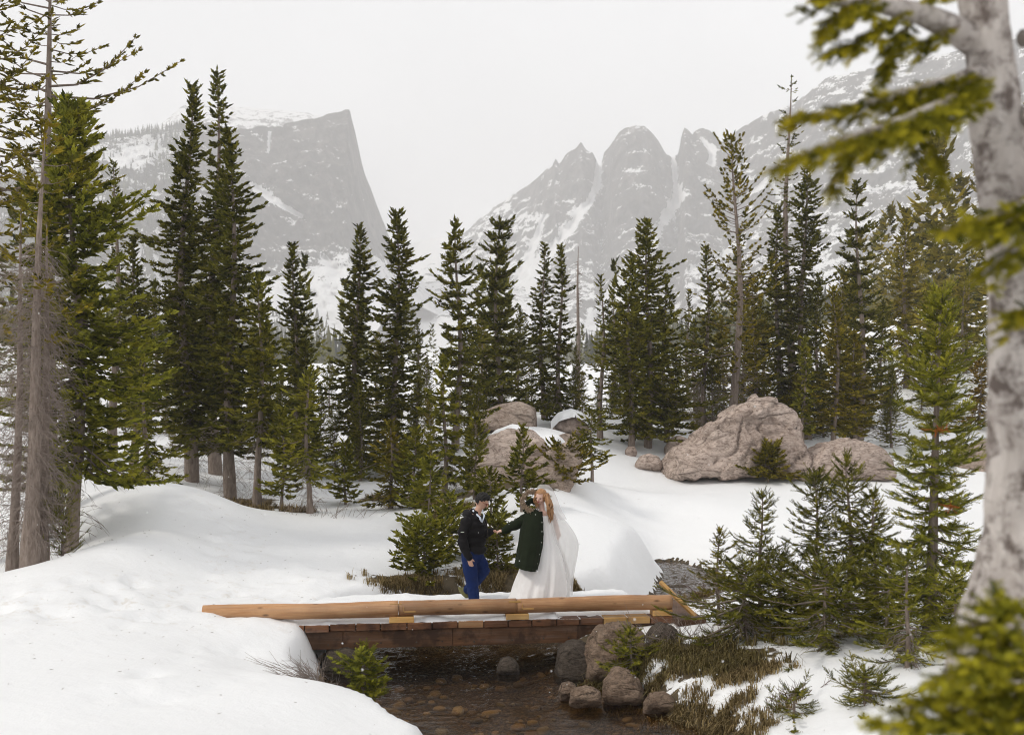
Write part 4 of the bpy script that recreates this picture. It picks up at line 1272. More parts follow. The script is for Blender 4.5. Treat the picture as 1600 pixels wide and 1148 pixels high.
near_tree('fir_bush', 'bushy green fir between the sapling clump and the bright near fir', 1388, 880, 12.0, 72, 1010, 'mid', 336, dens=44, prof=0.45, twig=0.17, tw=0.027, droop=-0.35, cat='bush')
near_tree('fir_bush', 'bushy green fir at the foot of the bright near fir', 1490, 900, 11.6, 80, 1040, 'light', 337, dens=40, prof=0.45, twig=0.17, tw=0.027, droop=-0.35, cat='bush')
near_tree('fir_bush', 'flat green fir boughs on the snow at the bottom right', 1352, 1052, 9.9, 88, 1100, 'mid', 330, dens=110, prof=0.3, twig=0.15, tw=0.022, cat='bush')
near_tree('fir_bush', 'thin sprig of fir poking from the snow at the bottom', 1240, 1082, 10.3, 46, 1125, 'mid', 331, dens=70, prof=0.3, twig=0.13, tw=0.02, cat='bush')
near_tree('sapling', 'tiny light green fir growing against the round boulder under the bridge', 985, 985, 12.75, 40, 1050, 'light', 332, dens=80, prof=0.5, twig=0.13, tw=0.023)
near_tree('pool_bush', 'light green bushy fir at the snow edge above the pool', 566, 1016, 11.9, 34, 1100, 'fresh', 333, dens=110, prof=0.3, twig=0.11, tw=0.028, space=0.04, irr=0.4, cat='bush', lean=(0.06, -0.1), z=0.05)
near_tree('juniper_bush', 'small green bush at the foot of the pinkish boulder', 1200, 700, 30.3, 34, 738, 'olive', 334, dens=80, prof=0.3, cat='bush', lod='mid', tw=0.045, twig=0.25, group='low bushes')

# orange dead sprays on the near fir
def dead_spray(px, py, d, r, n, seed):
    rng = np.random.default_rng(seed)
    c = np.array(U(px, py, d))
    o = c + rng.normal(0, 1, (n, 3)) * np.array([r, r * 0.5, r * 0.35])
    dv = rng.normal(0, 1, (n, 3)) * np.array([1, 0.6, 0.4])
    return twigs_mesh('dead_needles', o, dv, np.full(n, 0.10), np.full(n, 0.022), 'near2', rng)
M['rust'] = mat_plain('rust_needles', (0.38, 0.12, 0.02), 0.8, 0.3)
nf = [o for o in COL.objects if o.name == 'near_fir'][0]
for px, py, r, sd in ((1466, 671, 0.045, 1), (1488, 792, 0.03, 2)):
    dn = link('dead_needles', dead_spray(px, py, 12.2, r, 16, sd), M['rust'], nf)
    dn.matrix_parent_inverse = nf.matrix_basis.inverted()
    dn['label'] = 'rust orange dead needles'

# grey snag
def snag():
    x, y, zt = U(903, 385, 46)
    z0 = hz(x, y) - 0.05
    r = tag(empty('dead_snag', (x, y, z0)), 'bare grey dead trunk standing among the middle conifers', 'dead tree')
    H = zt - z0
    MB().tube([(0, 0, 0), (0.03, 0, H * 0.4), (-0.02, 0, H * 0.75), (0.02, 0, H)], [0.12, 0.09, 0.05, 0.012], 8).build('trunk', M['dead_wood'], r, True)
    rng = random.Random(3)
    m = MB()
    for k in range(46):
        z = rng.uniform(0.25, 0.93) * H; a = rng.uniform(0, 6.28); l = rng.uniform(0.15, 0.6) * (1 - z / H * 0.6)
        m.tube([(0, 0, z), (l * 0.6 * math.cos(a), l * 0.6 * math.sin(a), z - 0.03), (l * math.cos(a), l * math.sin(a), z - 0.02 + rng.uniform(-0.15, 0.1))], [0.018, 0.011, 0.004], 4)
    m.build('dead_branches', M['dead_wood'], r, True)
snag()

# ------------------------------------------------------------ the blurred tree beside the camera
def foliage_on(paths, seed, twig=0.11, tw=0.022, sub=0.30, step=0.045, hang=-0.15):
    """sub-branches and needle twigs along 3-D polylines; returns wood, twigs"""
    rng = np.random.default_rng(seed)
    O, D, L, wood = [], [], [], []
    for P, a0 in paths:
        P = np.array(P, float)
        seg = np.linalg.norm(np.diff(P, axis=0), axis=1); cum = np.concatenate([[0], np.cumsum(seg)])
        tot = cum[-1]
        wood.append((P, tot))
        s = np.arange(a0 * tot, tot, step)
        s = s + rng.uniform(-step / 2, step / 2, len(s))
        s = np.clip(s, 0, tot)
        pos = np.stack([np.interp(s, cum, P[:, k]) for k in range(3)], -1)
        pos2 = np.stack([np.interp(np.minimum(s + 0.03, tot + 0.03), cum, P[:, k]) for k in range(3)], -1)
        pos1 = np.stack([np.interp(np.maximum(s - 0.03, 0), cum, P[:, k]) for k in range(3)], -1)
        t = _unit(pos2 - pos1)
        sd = _unit(np.cross(t, UPV + 0 * t))
        for sg in (-1, 1):
            a = rng.uniform(0.5, 0.95, len(s))
            v = _unit(t * np.cos(a)[:, None] + sd * (sg * np.sin(a))[:, None] + UPV * rng.normal(hang, 0.25, (len(s), 1)))
            l = sub * np.clip(1.1 - 0.8 * (s / tot), 0.2, 1) * rng.uniform(0.35, 1.0, len(s))
            for p, vv, ll in zip(pos, v, l):
                q = np.arange(0.0, ll, 0.042)
                n = len(q)
                pp = p + vv * q[:, None] + UPV * (hang * 0.6 * q * q / max(ll, 0.05))[:, None]
                for s2 in (-1, 1):
                    side2 = _unit(np.cross(vv, UPV))
                    dv = vv * 0.75 + side2 * s2 * 0.65 + UPV * rng.normal(0, 0.2, (n, 1))
                    O.append(pp); D.append(dv); L.append(twig * rng.uniform(0.5, 1.0, n) * np.clip(1.2 - q / max(ll, 0.05) * 0.6, 0.4, 1))
                O.append(pp[-1:]); D.append(vv[None]); L.append(np.array([twig]))
        O.append(pos); D.append(t + rng.normal(0, 0.3, t.shape)); L.append(np.full(len(s), twig))
    return wood, np.concatenate(O), np.concatenate(D), np.concatenate(L), rng

def foreground_tree():
    d = 3.1
    left = [(-80, 1496), (0, 1500), (60, 1507), (110, 1514), (200, 1519), (300, 1532), (380, 1541), (450, 1547), (600, 1547), (750, 1546), (830, 1541), (890, 1528), (950, 1508), (1000, 1490), (1080, 1478), (1250, 1470)]
    wid = [70, 70, 70, 70, 76, 80, 86, 92, 100, 106, 114, 126, 144, 160, 170, 185]
    pts, rad = [], []
    for (py, lx), w in zip(left, wid):
        pts.append(U(lx + w / 2, py, d)); rad.append(w / 2 / F * d)
    bx, by, _ = pts[-1]
    bz = hz(bx, by)
    pts.append((bx, by, bz - 0.1)); rad.append(rad[-1] * 1.15)
    for k in range(1, 4):      # the stem goes on above the picture
        pts.insert(0, U(1515 - 8 * k, -80 - 420 * k, d)); rad.insert(0, (37 - 8 * k) / F * d)
    root = tag(empty('pale_conifer', (bx, by, bz)), 'blurred pale grey barked conifer trunk at the right edge close to the camera', 'conifer')
    inv = Vector((-bx, -by, -bz))
    # roughened trunk surface
    P = np.array(pts); z = np.linspace(0, 1, 140)
    cum = np.linspace(0, 1, len(P))
    C = np.stack([np.interp(z, cum, P[:, k]) for k in range(3)], -1); rr = np.interp(z, cum, rad)
    th = np.linspace(0, 2 * np.pi, 40, endpoint=False)
    V = C[:, None] + rr[:, None, None] * np.stack([np.cos(th), np.sin(th), 0 * th], -1)[None]
    nrm = np.stack([np.cos(th), np.sin(th), 0 * th], -1)[None]
    V = V + nrm * (fbm(V * np.array([16, 16, 8]), 4, 5)[..., None] * 0.012)
    i = np.arange(140 * 40).reshape(140, 40); i2 = np.roll(i, -1, 1)
    link('trunk', np_mesh('trunk', V.reshape(-1, 3) + np.array(inv), [np.stack([i[:-1], i2[:-1], i2[1:], i[1:]], -1).reshape(-1, 4)], True), M['pale_bark'], root)
    Ux = lambda L: [U(*q) for q in L]
    limbs = [
        ([(1530, 70, 3.1), (1490, 45, 3.05), (1440, 22, 3.0), (1380, 8, 2.95), (1320, 2, 2.9), (1265, -5, 2.9)], [0.048, 0.040, 0.032, 0.026, 0.016, 0.006]),
        ([(1535, 110, 3.0), (1480, 128, 2.95), (1410, 145, 2.85), (1330, 168, 2.8), (1270, 182, 2.8), (1225, 188, 2.8)], [0.022, 0.017, 0.012, 0.009, 0.006, 0.003]),
        ([(1540, 130, 3.0), (1470, 165, 2.8), (1390, 195, 2.7), (1310, 222, 2.65), (1250, 245, 2.6), (1212, 262, 2.6)], [0.022, 0.017, 0.012, 0.009, 0.006, 0.003]),
        ([(1640, 300, 3.0), (1590, 325, 2.8), (1530, 345, 2.7), (1475, 358, 2.6)], [0.02, 0.014, 0.009, 0.004]),
        ([(1650, 360, 3.0), (1600, 380, 2.75), (1560, 405, 2.7), (1535, 430, 2.65)], [0.02, 0.014, 0.009, 0.004]),
        ([(1600, 60, 3.1), (1640, 50, 3.0), (1700, 20, 2.9)], [0.03, 0.02, 0.008]),
        ([(1600, 180, 3.1), (1650, 190, 2.8), (1700, 200, 2.6)], [0.03, 0.02, 0.008]),
    ]
    for L, r in limbs:
        MB().tube([Vector(p) + inv for p in Ux(L)], r, 8).build('limb', M['pale_bark'], root, True)
    paths = [(Ux(limbs[0][0][3:]), 0.0), (Ux([(1420, 14, 2.97), (1380, 40, 2.95), (1330, 70, 2.95), (1290, 85, 2.95)]), 0.1), (Ux([(1350, 10, 2.9), (1310, 20, 2.9), (1275, 60, 2.9)]), 0.1),
             (Ux([(1440, 22, 3.0), (1400, 60, 3.0), (1385, 100, 3.0), (1378, 130, 3.0)]), 0.15),
             (Ux(limbs[1][0]), 0.1), (Ux(limbs[2][0]), 0.08), (Ux([(1440, 155, 2.85), (1400, 190, 2.85), (1330, 230, 2.8), (1300, 290, 2.8)]), 0.1),
             (Ux([(1460, 160, 2.9), (1430, 205, 2.9), (1460, 240, 2.9), (1475, 290, 2.9)]), 0.15), (Ux([(1500, 150, 2.9), (1440, 190, 2.8), (1380, 210, 2.75), (1330, 215, 2.75)]), 0.05), (Ux([(1530, 120, 2.9), (1480, 150, 2.85), (1420, 165, 2.85)]), 0.0),
             (Ux(limbs[3][0]), 0.1), (Ux(limbs[4][0]), 0.1), (Ux([(1620, 320, 2.7), (1570, 350, 2.65), (1530, 370, 2.65)]), 0.0),
             (Ux([(1640, 480, 2.8), (1600, 488, 2.75), (1580, 492, 2.7)]), 0.3), (Ux([(1440, 10, 3.0), (1460, -30, 3.0), (1420, -60, 3.0)]), 0.0), (Ux([(1500, 40, 3.0), (1460, 60, 3.0), (1425, 70, 3.0)]), 0.3)]
    wood, O, D, L, rng = foliage_on(paths, 5, twig=0.06, tw=0.018, sub=0.135, step=0.032, hang=-0.45)
    m = MB()
    for Pw, tot in wood: m.tube([Vector(p) + inv for p in Pw], list(np.linspace(0.006, 0.002, len(Pw))), 5)
    m.build('twig_wood', M['bark'], root, True)
    c = link('foliage', twigs_mesh('foliage', O + np.array(inv), D, L, np.full(len(O), 0.019), 'near', rng), M['needles'], root)
    c.color = (0.19, 0.19, 0.022, 1)
foreground_tree()

def foreground_sapling():
    x, y, zt = U(1560, 920, 2.45)
    z0 = hz(x, y) - 0.03
    root = tag(empty('fir_sprays', (x, y, z0)), 'blurred yellow green fir boughs filling the bottom right corner', 'fir')
    inv = np.array([-x, -y, -z0])
    rng = random.Random(6)
    paths = []
    base = [(1640, 1330, 2.5), (1600, 1250, 2.5), (1575, 1120, 2.5), (1560, 1010, 2.45), (1565, 935, 2.45)]
    paths.append(([U(*q) for q in base], 0.3))
    for py, px, x2, y2 in ((980, 1562, 1490, 985), (1000, 1562, 1470, 1015), (1020, 1565, 1600, 990), (1040, 1566, 1450, 1075), (1060, 1568, 1640, 1010), (1085, 1570, 1400, 1110), (1110, 1574, 1420, 1150), (1100, 1572, 1650, 1050),
                           (1140, 1578, 1370, 1135), (1160, 1580, 1400, 1185), (1150, 1580, 1680, 1090), (1190, 1588, 1450, 1230), (960, 1563, 1535, 960), (970, 1563, 1590, 950), (1120, 1575, 1500, 1085), (1075, 1570, 1520, 1050),(1200,1588,1500,1180),(1130,1578,1620,1100)):
        dd = 2.45 + rng.uniform(-0.2, 0.15)
        a = U(px, py, 2.48); b = U(x2, y2, dd)
        mid = [(a[k] + b[k]) / 2 for k in range(3)]; mid[2] += 0.015
        paths.append(([a, mid, b], 0.05))
    wood, O, D, L, rg = foliage_on(paths, 9, twig=0.06, tw=0.018, sub=0.10, step=0.03, hang=-0.1)
    m = MB()
    for Pw, tot in wood: m.tube([Vector(p) + Vector(inv) for p in Pw], list(np.linspace(0.007, 0.002, len(Pw))), 5)
    m.build('stem', M['bark'], root, True)
    c = link('foliage', twigs_mesh('foliage', O + inv, D, L, np.full(len(O), 0.018), 'near', rg), M['needles'], root)
    c.color = (0.23, 0.235, 0.028, 1)
foreground_sapling()

# ============================================================ FOOTBRIDGE
BA, BB = Vector(U(317, 958, 13.7)), Vector(U(1048, 940, 14.52))
BRZ = math.atan2(BB.y - BA.y, BB.x - BA.x)
BLEN = math.hypot(BB.y - BA.y, BB.x - BA.x)
bridge = tag(empty('footbridge', (BA.x, BA.y, 0.0), BRZ), 'low wooden footbridge with a peeled log kerb over the stream', 'bridge')
def bx_at(px):           # distance along the bridge of a photo column
    return (px - 317) / 731.0 * BLEN

def log_part(x0, x1, r0, r1, seed, zc=0.70):
    n, seg = 40, 22
    xs = np.linspace(x0, x1, n); th = np.linspace(0, 2 * np.pi, seg, endpoint=False)
    r = np.linspace(r0, r1, n)
    P = np.stack([np.broadcast_to(xs[:, None], (n, seg)), r[:, None] * np.cos(th)[None], r[:, None] * np.sin(th)[None]], -1)
    nn = fbm(P * np.array([1.2, 9, 9]), 3, seed) * 0.010 + fbm(P * np.array([8, 20, 20]), 3, seed + 4) * 0.004
    P[..., 1:] *= (1 + nn[..., None] / r[:, None, None])
    P[..., 2] += zc + 0.006 * np.sin(xs * 2 + seed)[:, None]
    i = np.arange(n * seg).reshape(n, seg); i2 = np.roll(i, -1, 1)
    Fq = np.stack([i[:-1], i[1:], i2[1:], i2[:-1]], -1).reshape(-1, 4)
    V = P.reshape(-1, 3)
    c0, c1 = len(V), len(V) + 1
    V = np.concatenate([V, [[x0 - 0.004, 0, zc], [x1 + 0.004, 0, zc]]])
    caps = [(c0, i[0][k], i2[0][k]) for k in range(seg)] + [(c1, i2[-1][k], i[-1][k]) for k in range(seg)]
    me = np_mesh('rail_log', V, [Fq, np.array(caps)], True)
    return link('rail_log', me, M['log'], bridge)
j1, j2 = bx_at(612), bx_at(797)
log_part(0.0, j1, 0.105, 0.112, 1)
log_part(j1 + 0.006, j2, 0.104, 0.106, 2)
log_part(j2 + 0.006, BLEN, 0.102, 0.108, 3)
for jx in (j1, j2):     # the pale sawn lap of each joint
    m = MB().box((jx - 0.03, -0.079, 0.772), (0.17, 0.012, 0.030)); m.box((jx + 0.075, -0.1045, 0.71), (0.012, 0.012, 0.075)); m.box((jx + 0.16, -0.1005, 0.672), (0.16, 0.012, 0.022))
    m.build('lap_joint', M['cut_wood'], bridge, bevel=0.003)
for px0, px1 in ((598, 636), (780, 816), (1016, 1047)):
    a, b = bx_at(px0), bx_at(px1)
    MB().box(((a + b) / 2, 0.0, 0.558), (b - a, 0.19, 0.083)).build('spacer_block', M['cut_wood'], bridge, bevel=0.006)
rb = random.Random(4)
x = 0.35
while x < 6.55:
    w = rb.uniform(0.33, 0.37)
    yo = rb.uniform(-0.02, 0.02)
    MB().box((x + w / 2, 0.72 + yo, 0.466 + rb.uniform(-0.006, 0.004)), (w - 0.014, 1.62, 0.094)).build('plank', M['plank'] if rb.random() < 0.6 or x < 3.2 else M['cut_wood'] if rb.random() < 0.45 else M['log'], bridge, bevel=0.006)
    x += w
for x0, x1 in ((0.55, bx_at(527)), (bx_at(527) + 0.004, bx_at(696)), (bx_at(696) + 0.004, bx_at(895)), (bx_at(895) + 0.004, 6.5)):
    MB().box(((x0 + x1) / 2, 0.02, 0.29), (x1 - x0, 0.13, 0.252)).build('beam', M['beam'], bridge, bevel=0.006)
MB().box((3.5, 1.32, 0.29), (6.2, 0.14, 0.252)).build('beam', M['beam'], bridge, bevel=0.006)
for px in (505, 545, 585, 640, 680, 730, 790, 840, 880):
    MB().ball((bx_at(px), -0.046, 0.225 + rb.uniform(-0.01, 0.01)), (0.014, 0.008, 0.014), 8, 4).build('bolt', M['dark_rock'], bridge)
MB().box((6.83, 0.4, 0.462), (0.42, 1.5, 0.09)).build('end_sill', M['beam'], bridge, bevel=0.006)
MB().box((BLEN - 0.02, -0.055, 0.50), (0.05, 0.05, 0.20)).build('end_post', M['cut_wood'], bridge, bevel=0.004)
_a = Vector((BLEN - 0.06, 0.34, 0.935)); _b = Vector((6.96, -0.10, 0.50))
MB().tube([_a, _b], [0.036, 0.036], 4, True).build('brace_board', M['cut_wood'], bridge)

# snow lying on the deck
def deck_snow():
    xs = np.arange(0.0, 6.5, 0.04); ys = np.arange(-0.075, 1.58, 0.04)
    X, Y = np.meshgrid(xs, ys)
    n = fbm(xyz(X / 0.35, Y / 0.35), 4, 90); n2 = fbm(xyz(X / 0.1, Y / 0.1), 2, 91)
    edge = np.minimum(Y + 0.075 + 0.03 * n2, 1.58 - Y + 0.05 * n)
    front = np.where(Y < 0.14, np.where(X > 4.95, 0.0, 0.55 + 0.5 * n), 1.0)
    th = 0.075 * sstep(0.0, 0.07, edge) * front * (1 + 0.5 * n) + 0.012 * n2
    th = np.where(Y > 1.0, th + 0.04, th)
    th = np.where((X > 6.2), th * (1 - sstep(6.2, 6.45, X)), th)
    Z = 0.505 + th
    me = np_mesh('deck_snow', np.stack([X, Y, Z], -1).reshape(-1, 3), [grid_faces(*X.shape)], True)
    o = link('deck_snow', me, M['snow'])
    o.location = (BA.x, BA.y, 0); o.rotation_euler = (0, 0, BRZ)
    tag(o, 'trodden snow lying on the footbridge planks', kind='stuff')
deck_snow()

# ============================================================ ROCKS
def rock_mesh(hull, seed, sub=5, amp=0.06, smooth=4, strata=0.0, freq=1.6):
    """polytope of the given points, rounded and roughened"""
    bm = bmesh.new()
    for p in hull: bm.verts.new(p)
    bmesh.ops.convex_hull(bm, input=list(bm.verts))
    bmesh.ops.recalc_face_normals(bm, faces=list(bm.faces))
    tree = BVHTree.FromBMesh(bm)
    bm.free()
    bm = bmesh.new()
    bmesh.ops.create_icosphere(bm, subdivisions=sub, radius=1.0)
    c = Vector(np.mean(np.array(hull), axis=0))
    for v in bm.verts:
        dirv = v.co.normalized()
        hit = tree.ray_cast(c + dirv * 50, -dirv)
        v.co = hit[0] if hit[0] is not None else c + dirv * 0.1
    for _ in range(smooth): bmesh.ops.smooth_vert(bm, verts=list(bm.verts), factor=0.5, use_axis_x=True, use_axis_y=True, use_axis_z=True)
    me = bpy.data.meshes.new('rock'); bm.to_mesh(me); bm.free()
    V = np.empty(len(me.vertices) * 3); me.vertices.foreach_get('co', V); V = V.reshape(-1, 3)
    N = np.empty(len(V) * 3); me.vertices.foreach_get('normal', N); N = N.reshape(-1, 3)
    size = np.ptp(V, axis=0).max()
    q = V / size * freq
    disp = fbm(q * 2.2, 5, seed, 0.55) * amp * size * 0.8 + fbm(q * 7, 3, seed + 5, 0.5, True) * amp * size * 0.22
    if strata:   # cracks running up the rock
        ang = np.array([0.75, 0.25, -0.62])
        u = (V @ ang) / size * 6 + fbm(q * 2.0, 3, seed + 9) * 1.6
        fr = np.abs(u - np.round(u))
        disp -= strata * size * np.exp(-(fr / 0.07) ** 2)
        cell = vnoise(np.stack([np.round(u) * 3.7, 0 * u, 0 * u + seed], -1), 3)
        disp += strata * 0.9 * size * cell
        u2 = (V @ np.array([-0.45, 0.3, 0.85])) / size * 4.5 + fbm(q * 1.7 + 5, 3, seed + 19) * 1.3
        f2 = np.abs(u2 - np.round(u2))
        disp -= strata * 0.7 * size * np.exp(-(f2 / 0.06) ** 2) * np.clip(vnoise(q * 3.1, seed + 23) * 3, 0, 1)
        disp += strata * 0.8 * size * vnoise(np.stack([np.round(u2) * 2.9, 0 * u2, 0 * u2 + seed], -1), 5)
    V = V + N * disp[:, None]
    me.vertices.foreach_set('co', V.ravel().astype(np.float32))
    me.update()
    me.polygons.foreach_set('use_smooth', np.ones(len(me.polygons), dtype=bool))
    return me

def rock(name, label, sil, d, depth, mat, seed, group=None, amp=0.05, sub=5, strata=0.0, smooth=2, cat='rock', sink=0.25):
    """sil: the rock's outline in photo pixels at distance d; depth: thickness in metres"""
    P = [Vector(U(px, py, d)) for px, py in sil]
    zmin = min(p.z for p in P); zmax = max(p.z for p in P)
    c = sum(P, Vector()) / len(P)
    hull = []
    for p in P:
        k = 1 - 0.55 * ((p.z - zmin) / max(0.01, zmax - zmin)) ** 1.5
        for s, kk in ((-1, 1.0), (1, 1.0), (0, 1.0)):
            hull.append((p.x - c.x - (p.x - c.x) * (0.18 if s else 0), s * depth / 2 * k, p.z - zmin))
    for p in P:
        if p.z - zmin < 0.3 * (zmax - zmin):
            hull.append((p.x - c.x, 0, -sink))
    me = rock_mesh(hull, seed, sub, amp, smooth, strata)
    o = link(name, me, M[mat])
    o.location = (c.x, c.y, zmin)
    return tag(o, label, cat, group)

rock('boulder', 'large pinkish cracked boulder across the snowfield at right of centre', [(1030,738),(1050,712),(1085,690),(1120,668),(1150,645),(1180,627),(1212,622),(1238,636),(1248,665),(1255,700),(1262,740)], 32.0, 3.6, 'boulder', 3, 'rocks beyond the snowfield', amp=0.05, sub=6, strata=0.034, smooth=2)
rock('boulder', 'lower rounded boulder right of the large pinkish one', [(1232,742),(1245,715),(1280,695),(1320,686),(1355,690),(1380,708),(1392,742)], 31.4, 2.6, 'boulder', 5, 'rocks beyond the snowfield', amp=0.05, strata=0.024)
rock('boulder', 'flat pale slab at the far right beside the pale trunk', [(1480,738),(1492,705),(1520,690),(1570,678),(1640,672),(1700,690),(1720,740)], 33.0, 3.0, 'ledge', 7, 'rocks beyond the snowfield', amp=0.04, strata=0.018)
rock('boulder', 'small brown rock at the left toe of the large pinkish boulder', [(992,724),(1000,712),(1015,708),(1030,714),(1036,726)], 32.3, 0.8, 'boulder', 8, 'rocks beyond the snowfield', sub=4)
rock('boulder', 'dark brown rocks in the gap left of the large pinkish boulder', [(1038,700),(1045,686),(1062,680),(1078,688),(1082,704)], 34.5, 0.9, 'boulder', 9, 'rocks beyond the snowfield', sub=4)
rock('boulder', 'tiny stone in the snow gap beside the brown rocks', [(976,703),(982,697),(992,698),(996,705)], 33.6, 0.35, 'boulder', 10, 'rocks beyond the snowfield', sub=3)
rock('boulder', 'flat brown rock at the upper edge of the snow gap', [(1068,668),(1090,656),(1120,652),(1130,668)], 40.0, 1.2, 'boulder', 31, 'rocks beyond the snowfield', sub=4)
rock('rock_ledge', 'grey rock ledge under a cap of snow behind the young firs', [(722,772),(735,715),(758,684),(792,668),(832,672),(856,696),(866,740),(868,772)], 26.0, 2.8, 'boulder', 11, 'rock ledges behind the couple', amp=0.04, strata=0.012)
rock('rock_ledge', 'tan sloping ledge right of the snow capped grey ledge', [(806,778),(826,726),(858,700),(896,690),(912,712),(902,742),(880,778)], 25.2, 2.0, 'ledge', 12, 'rock ledges behind the couple', amp=0.04, strata=0.02)
rock('rock_ledge', 'small tan block on top of the tan sloping ledge', [(852,702),(860,685),(885,676),(902,682),(906,704)], 27.6, 1.0, 'ledge', 13, 'rock ledges behind the couple', sub=4)
rock('rock_ledge', 'pale flat slab under the forked conifer', [(725,668),(745,645),(780,632),(815,628),(838,638),(840,668)], 35.0, 2.4, 'ledge', 14, 'rock ledges behind the couple', amp=0.03)
rock('rock_ledge', 'grey block with snow top below the close conifer pair', [(862,672),(868,650),(890,640),(912,645),(922,672)], 34.0, 1.4, 'boulder', 15, 'rock ledges behind the couple', sub=4)
rock('boulder', 'large round brown boulder under the right end of the bridge', [(912,1040),(914,1008),(930,985),(958,975),(988,977),(1006,990),(1010,1020),(1012,1045)], 13.5, 0.95, 'wet_rock', 16, 'boulders at the bridge foot', amp=0.05, strata=0.022, cat='rock')
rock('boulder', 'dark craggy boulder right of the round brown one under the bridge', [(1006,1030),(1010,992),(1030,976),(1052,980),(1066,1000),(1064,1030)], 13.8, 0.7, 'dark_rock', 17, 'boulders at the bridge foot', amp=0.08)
rock('boulder', 'brown boulder with its foot in the pool, below the round one', [(942,1086),(946,1058),(958,1044),(980,1046),(1000,1062),(1008,1086)], 12.35, 0.5, 'wet_rock', 18, 'boulders at the bridge foot', amp=0.06, strata=0.03, sub=4)
rock('boulder', 'flat tan stone in the shallow water, longer of two', [(888,1086),(896,1077),(920,1072),(938,1080),(940,1088)], 12.1, 0.3, 'wet_rock', 19, 'stones at the pool edge', sub=4, strata=0.03, sink=0.15)
rock('boulder', 'small rounded tan stone, left one of two in the shallow water', [(873,1078),(877,1068),(890,1065),(900,1072),(902,1080)], 12.4, 0.25, 'wet_rock', 20, 'stones at the pool edge', sub=4, strata=0.03, sink=0.15)
rock('boulder', 'wet brown stone lying in the water below the grassy bank', [(1005,1096),(1015,1084),(1040,1082),(1056,1092),(1058,1100)], 11.9, 0.35, 'wet_rock', 21, 'stones at the pool edge', sub=4, strata=0.03, sink=0.15)
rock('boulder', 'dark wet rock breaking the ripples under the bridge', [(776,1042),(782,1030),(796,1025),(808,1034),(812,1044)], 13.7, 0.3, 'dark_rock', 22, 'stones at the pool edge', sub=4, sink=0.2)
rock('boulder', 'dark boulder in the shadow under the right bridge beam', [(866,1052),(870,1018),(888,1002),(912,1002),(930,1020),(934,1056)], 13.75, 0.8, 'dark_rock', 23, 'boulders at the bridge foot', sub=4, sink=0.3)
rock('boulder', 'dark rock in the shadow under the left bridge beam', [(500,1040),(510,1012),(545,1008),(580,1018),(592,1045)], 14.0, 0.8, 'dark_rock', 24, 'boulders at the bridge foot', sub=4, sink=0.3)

# snow lying on ledges and banks
def snow_patch(label, sil, d, depth, seed, th=0.16, z_off=0.0):
    P = [U(px, py, d) for px, py in sil]
    x0, x1 = min(p[0] for p in P), max(p[0] for p in P)
    top = sorted(P)
    xs = np.linspace(x0, x1, 46); ys = np.linspace(-depth / 2, depth / 2, 26)
    X, Y = np.meshgrid(xs, ys)
    zt = np.interp(X, [p[0] for p in top], [p[2] for p in top])
    u = (X - x0) / (x1 - x0) * 2 - 1; v = Y / (depth / 2)
    r = np.sqrt(u ** 2 + v ** 2) + fbm(xyz(X * 3 / (x1 - x0), Y * 3 / depth), 3, seed) * 0.28
    t = np.sqrt(np.clip(1 - r ** 2, 0, 1))
    Z = zt - th + t * th * 1.25 - np.where(r > 1, 0.25 + 0.5 * (r - 1), 0) * th * 2
    o = link('snow_patch', np_mesh('snow_patch', np.stack([X, Y + d, Z], -1).reshape(-1, 3), [grid_faces(*X.shape)], True), M['snow'])
    return tag(o, label, 'snow patch', 'snow patches on rocks and banks')
snow_patch('curved cap of snow on the grey rock ledge', [(760,680),(775,670),(800,664),(830,672),(850,680),(872,676),(890,684)], 26.6, 1.9, 2, 0.22)
snow_patch('snow on the grey block below the close conifer pair', [(860,656),(872,645),(892,640),(910,644),(922,656)], 33.8, 1.5, 3, 0.16)
snow_patch('patch of snow between the round boulder and the hanging grass', [(1000,1058),(1020,1032),(1042,1030),(1052,1040)], 12.6, 0.5, 4, 0.12)
snow_patch('small snow patch right of the dark craggy boulder', [(1052,1008),(1075,998),(1110,1002),(1130,1012)], 13.4, 0.6, 5, 0.12)

# ============================================================ COBBLES
bed = tag(empty('stream_bed', (0, 12, -0.4)), 'brown cobbles lying under the clear water', None, None, 'structure')
cob = []
for k in range(7):
    r_ = random.Random(50 + k)
    hull = [(math.cos(a) * r_.uniform(0.7, 1.1), math.sin(a) * r_.uniform(0.6, 0.9), z * r_.uniform(0.35, 0.55)) for a in [i * 0.785 for i in range(8)] for z in (-1, 1)]
    cob.append(rock_mesh(hull, 60 + k, 2, 0.05, 2))
def mat_cobble():
    t = NT('wet_cobbles')
    ri = t.node('ShaderNodeObjectInfo').outputs['Random']
    col = t.ramp(ri, [(0.0, (0.10, 0.08, 0.05)), (0.3, (0.32, 0.23, 0.13)), (0.5, (0.20, 0.18, 0.13)), (0.7, (0.44, 0.35, 0.22)), (0.85, (0.16, 0.10, 0.06)), (1.0, (0.52, 0.46, 0.35))])
    n = t.noise(t.objc(), 4.0, 4.0)
    col = t.mix(t.math('MULTIPLY', n, 0.7), col, t.mix(1.0, col, (0.4, 0.38, 0.35), 'MULTIPLY'))
    return t.done(t.pbr(col, 0.5, None, 0.3))
M['cobble'] = mat_cobble()
for m_ in cob: m_.materials.append(M['cobble'])
_r = np.random.default_rng(77)
cx = _r.uniform(-1.9, 2.6, 1500); cyy = _r.uniform(9.6, 14.4, 1500)
sd, ex, _ = seg_dist(cx, cyy, STREAM)
ok = np.where(sd < ex[:, 0] - 0.05)[0][:290]
ch = height(cx[ok], cyy[ok])
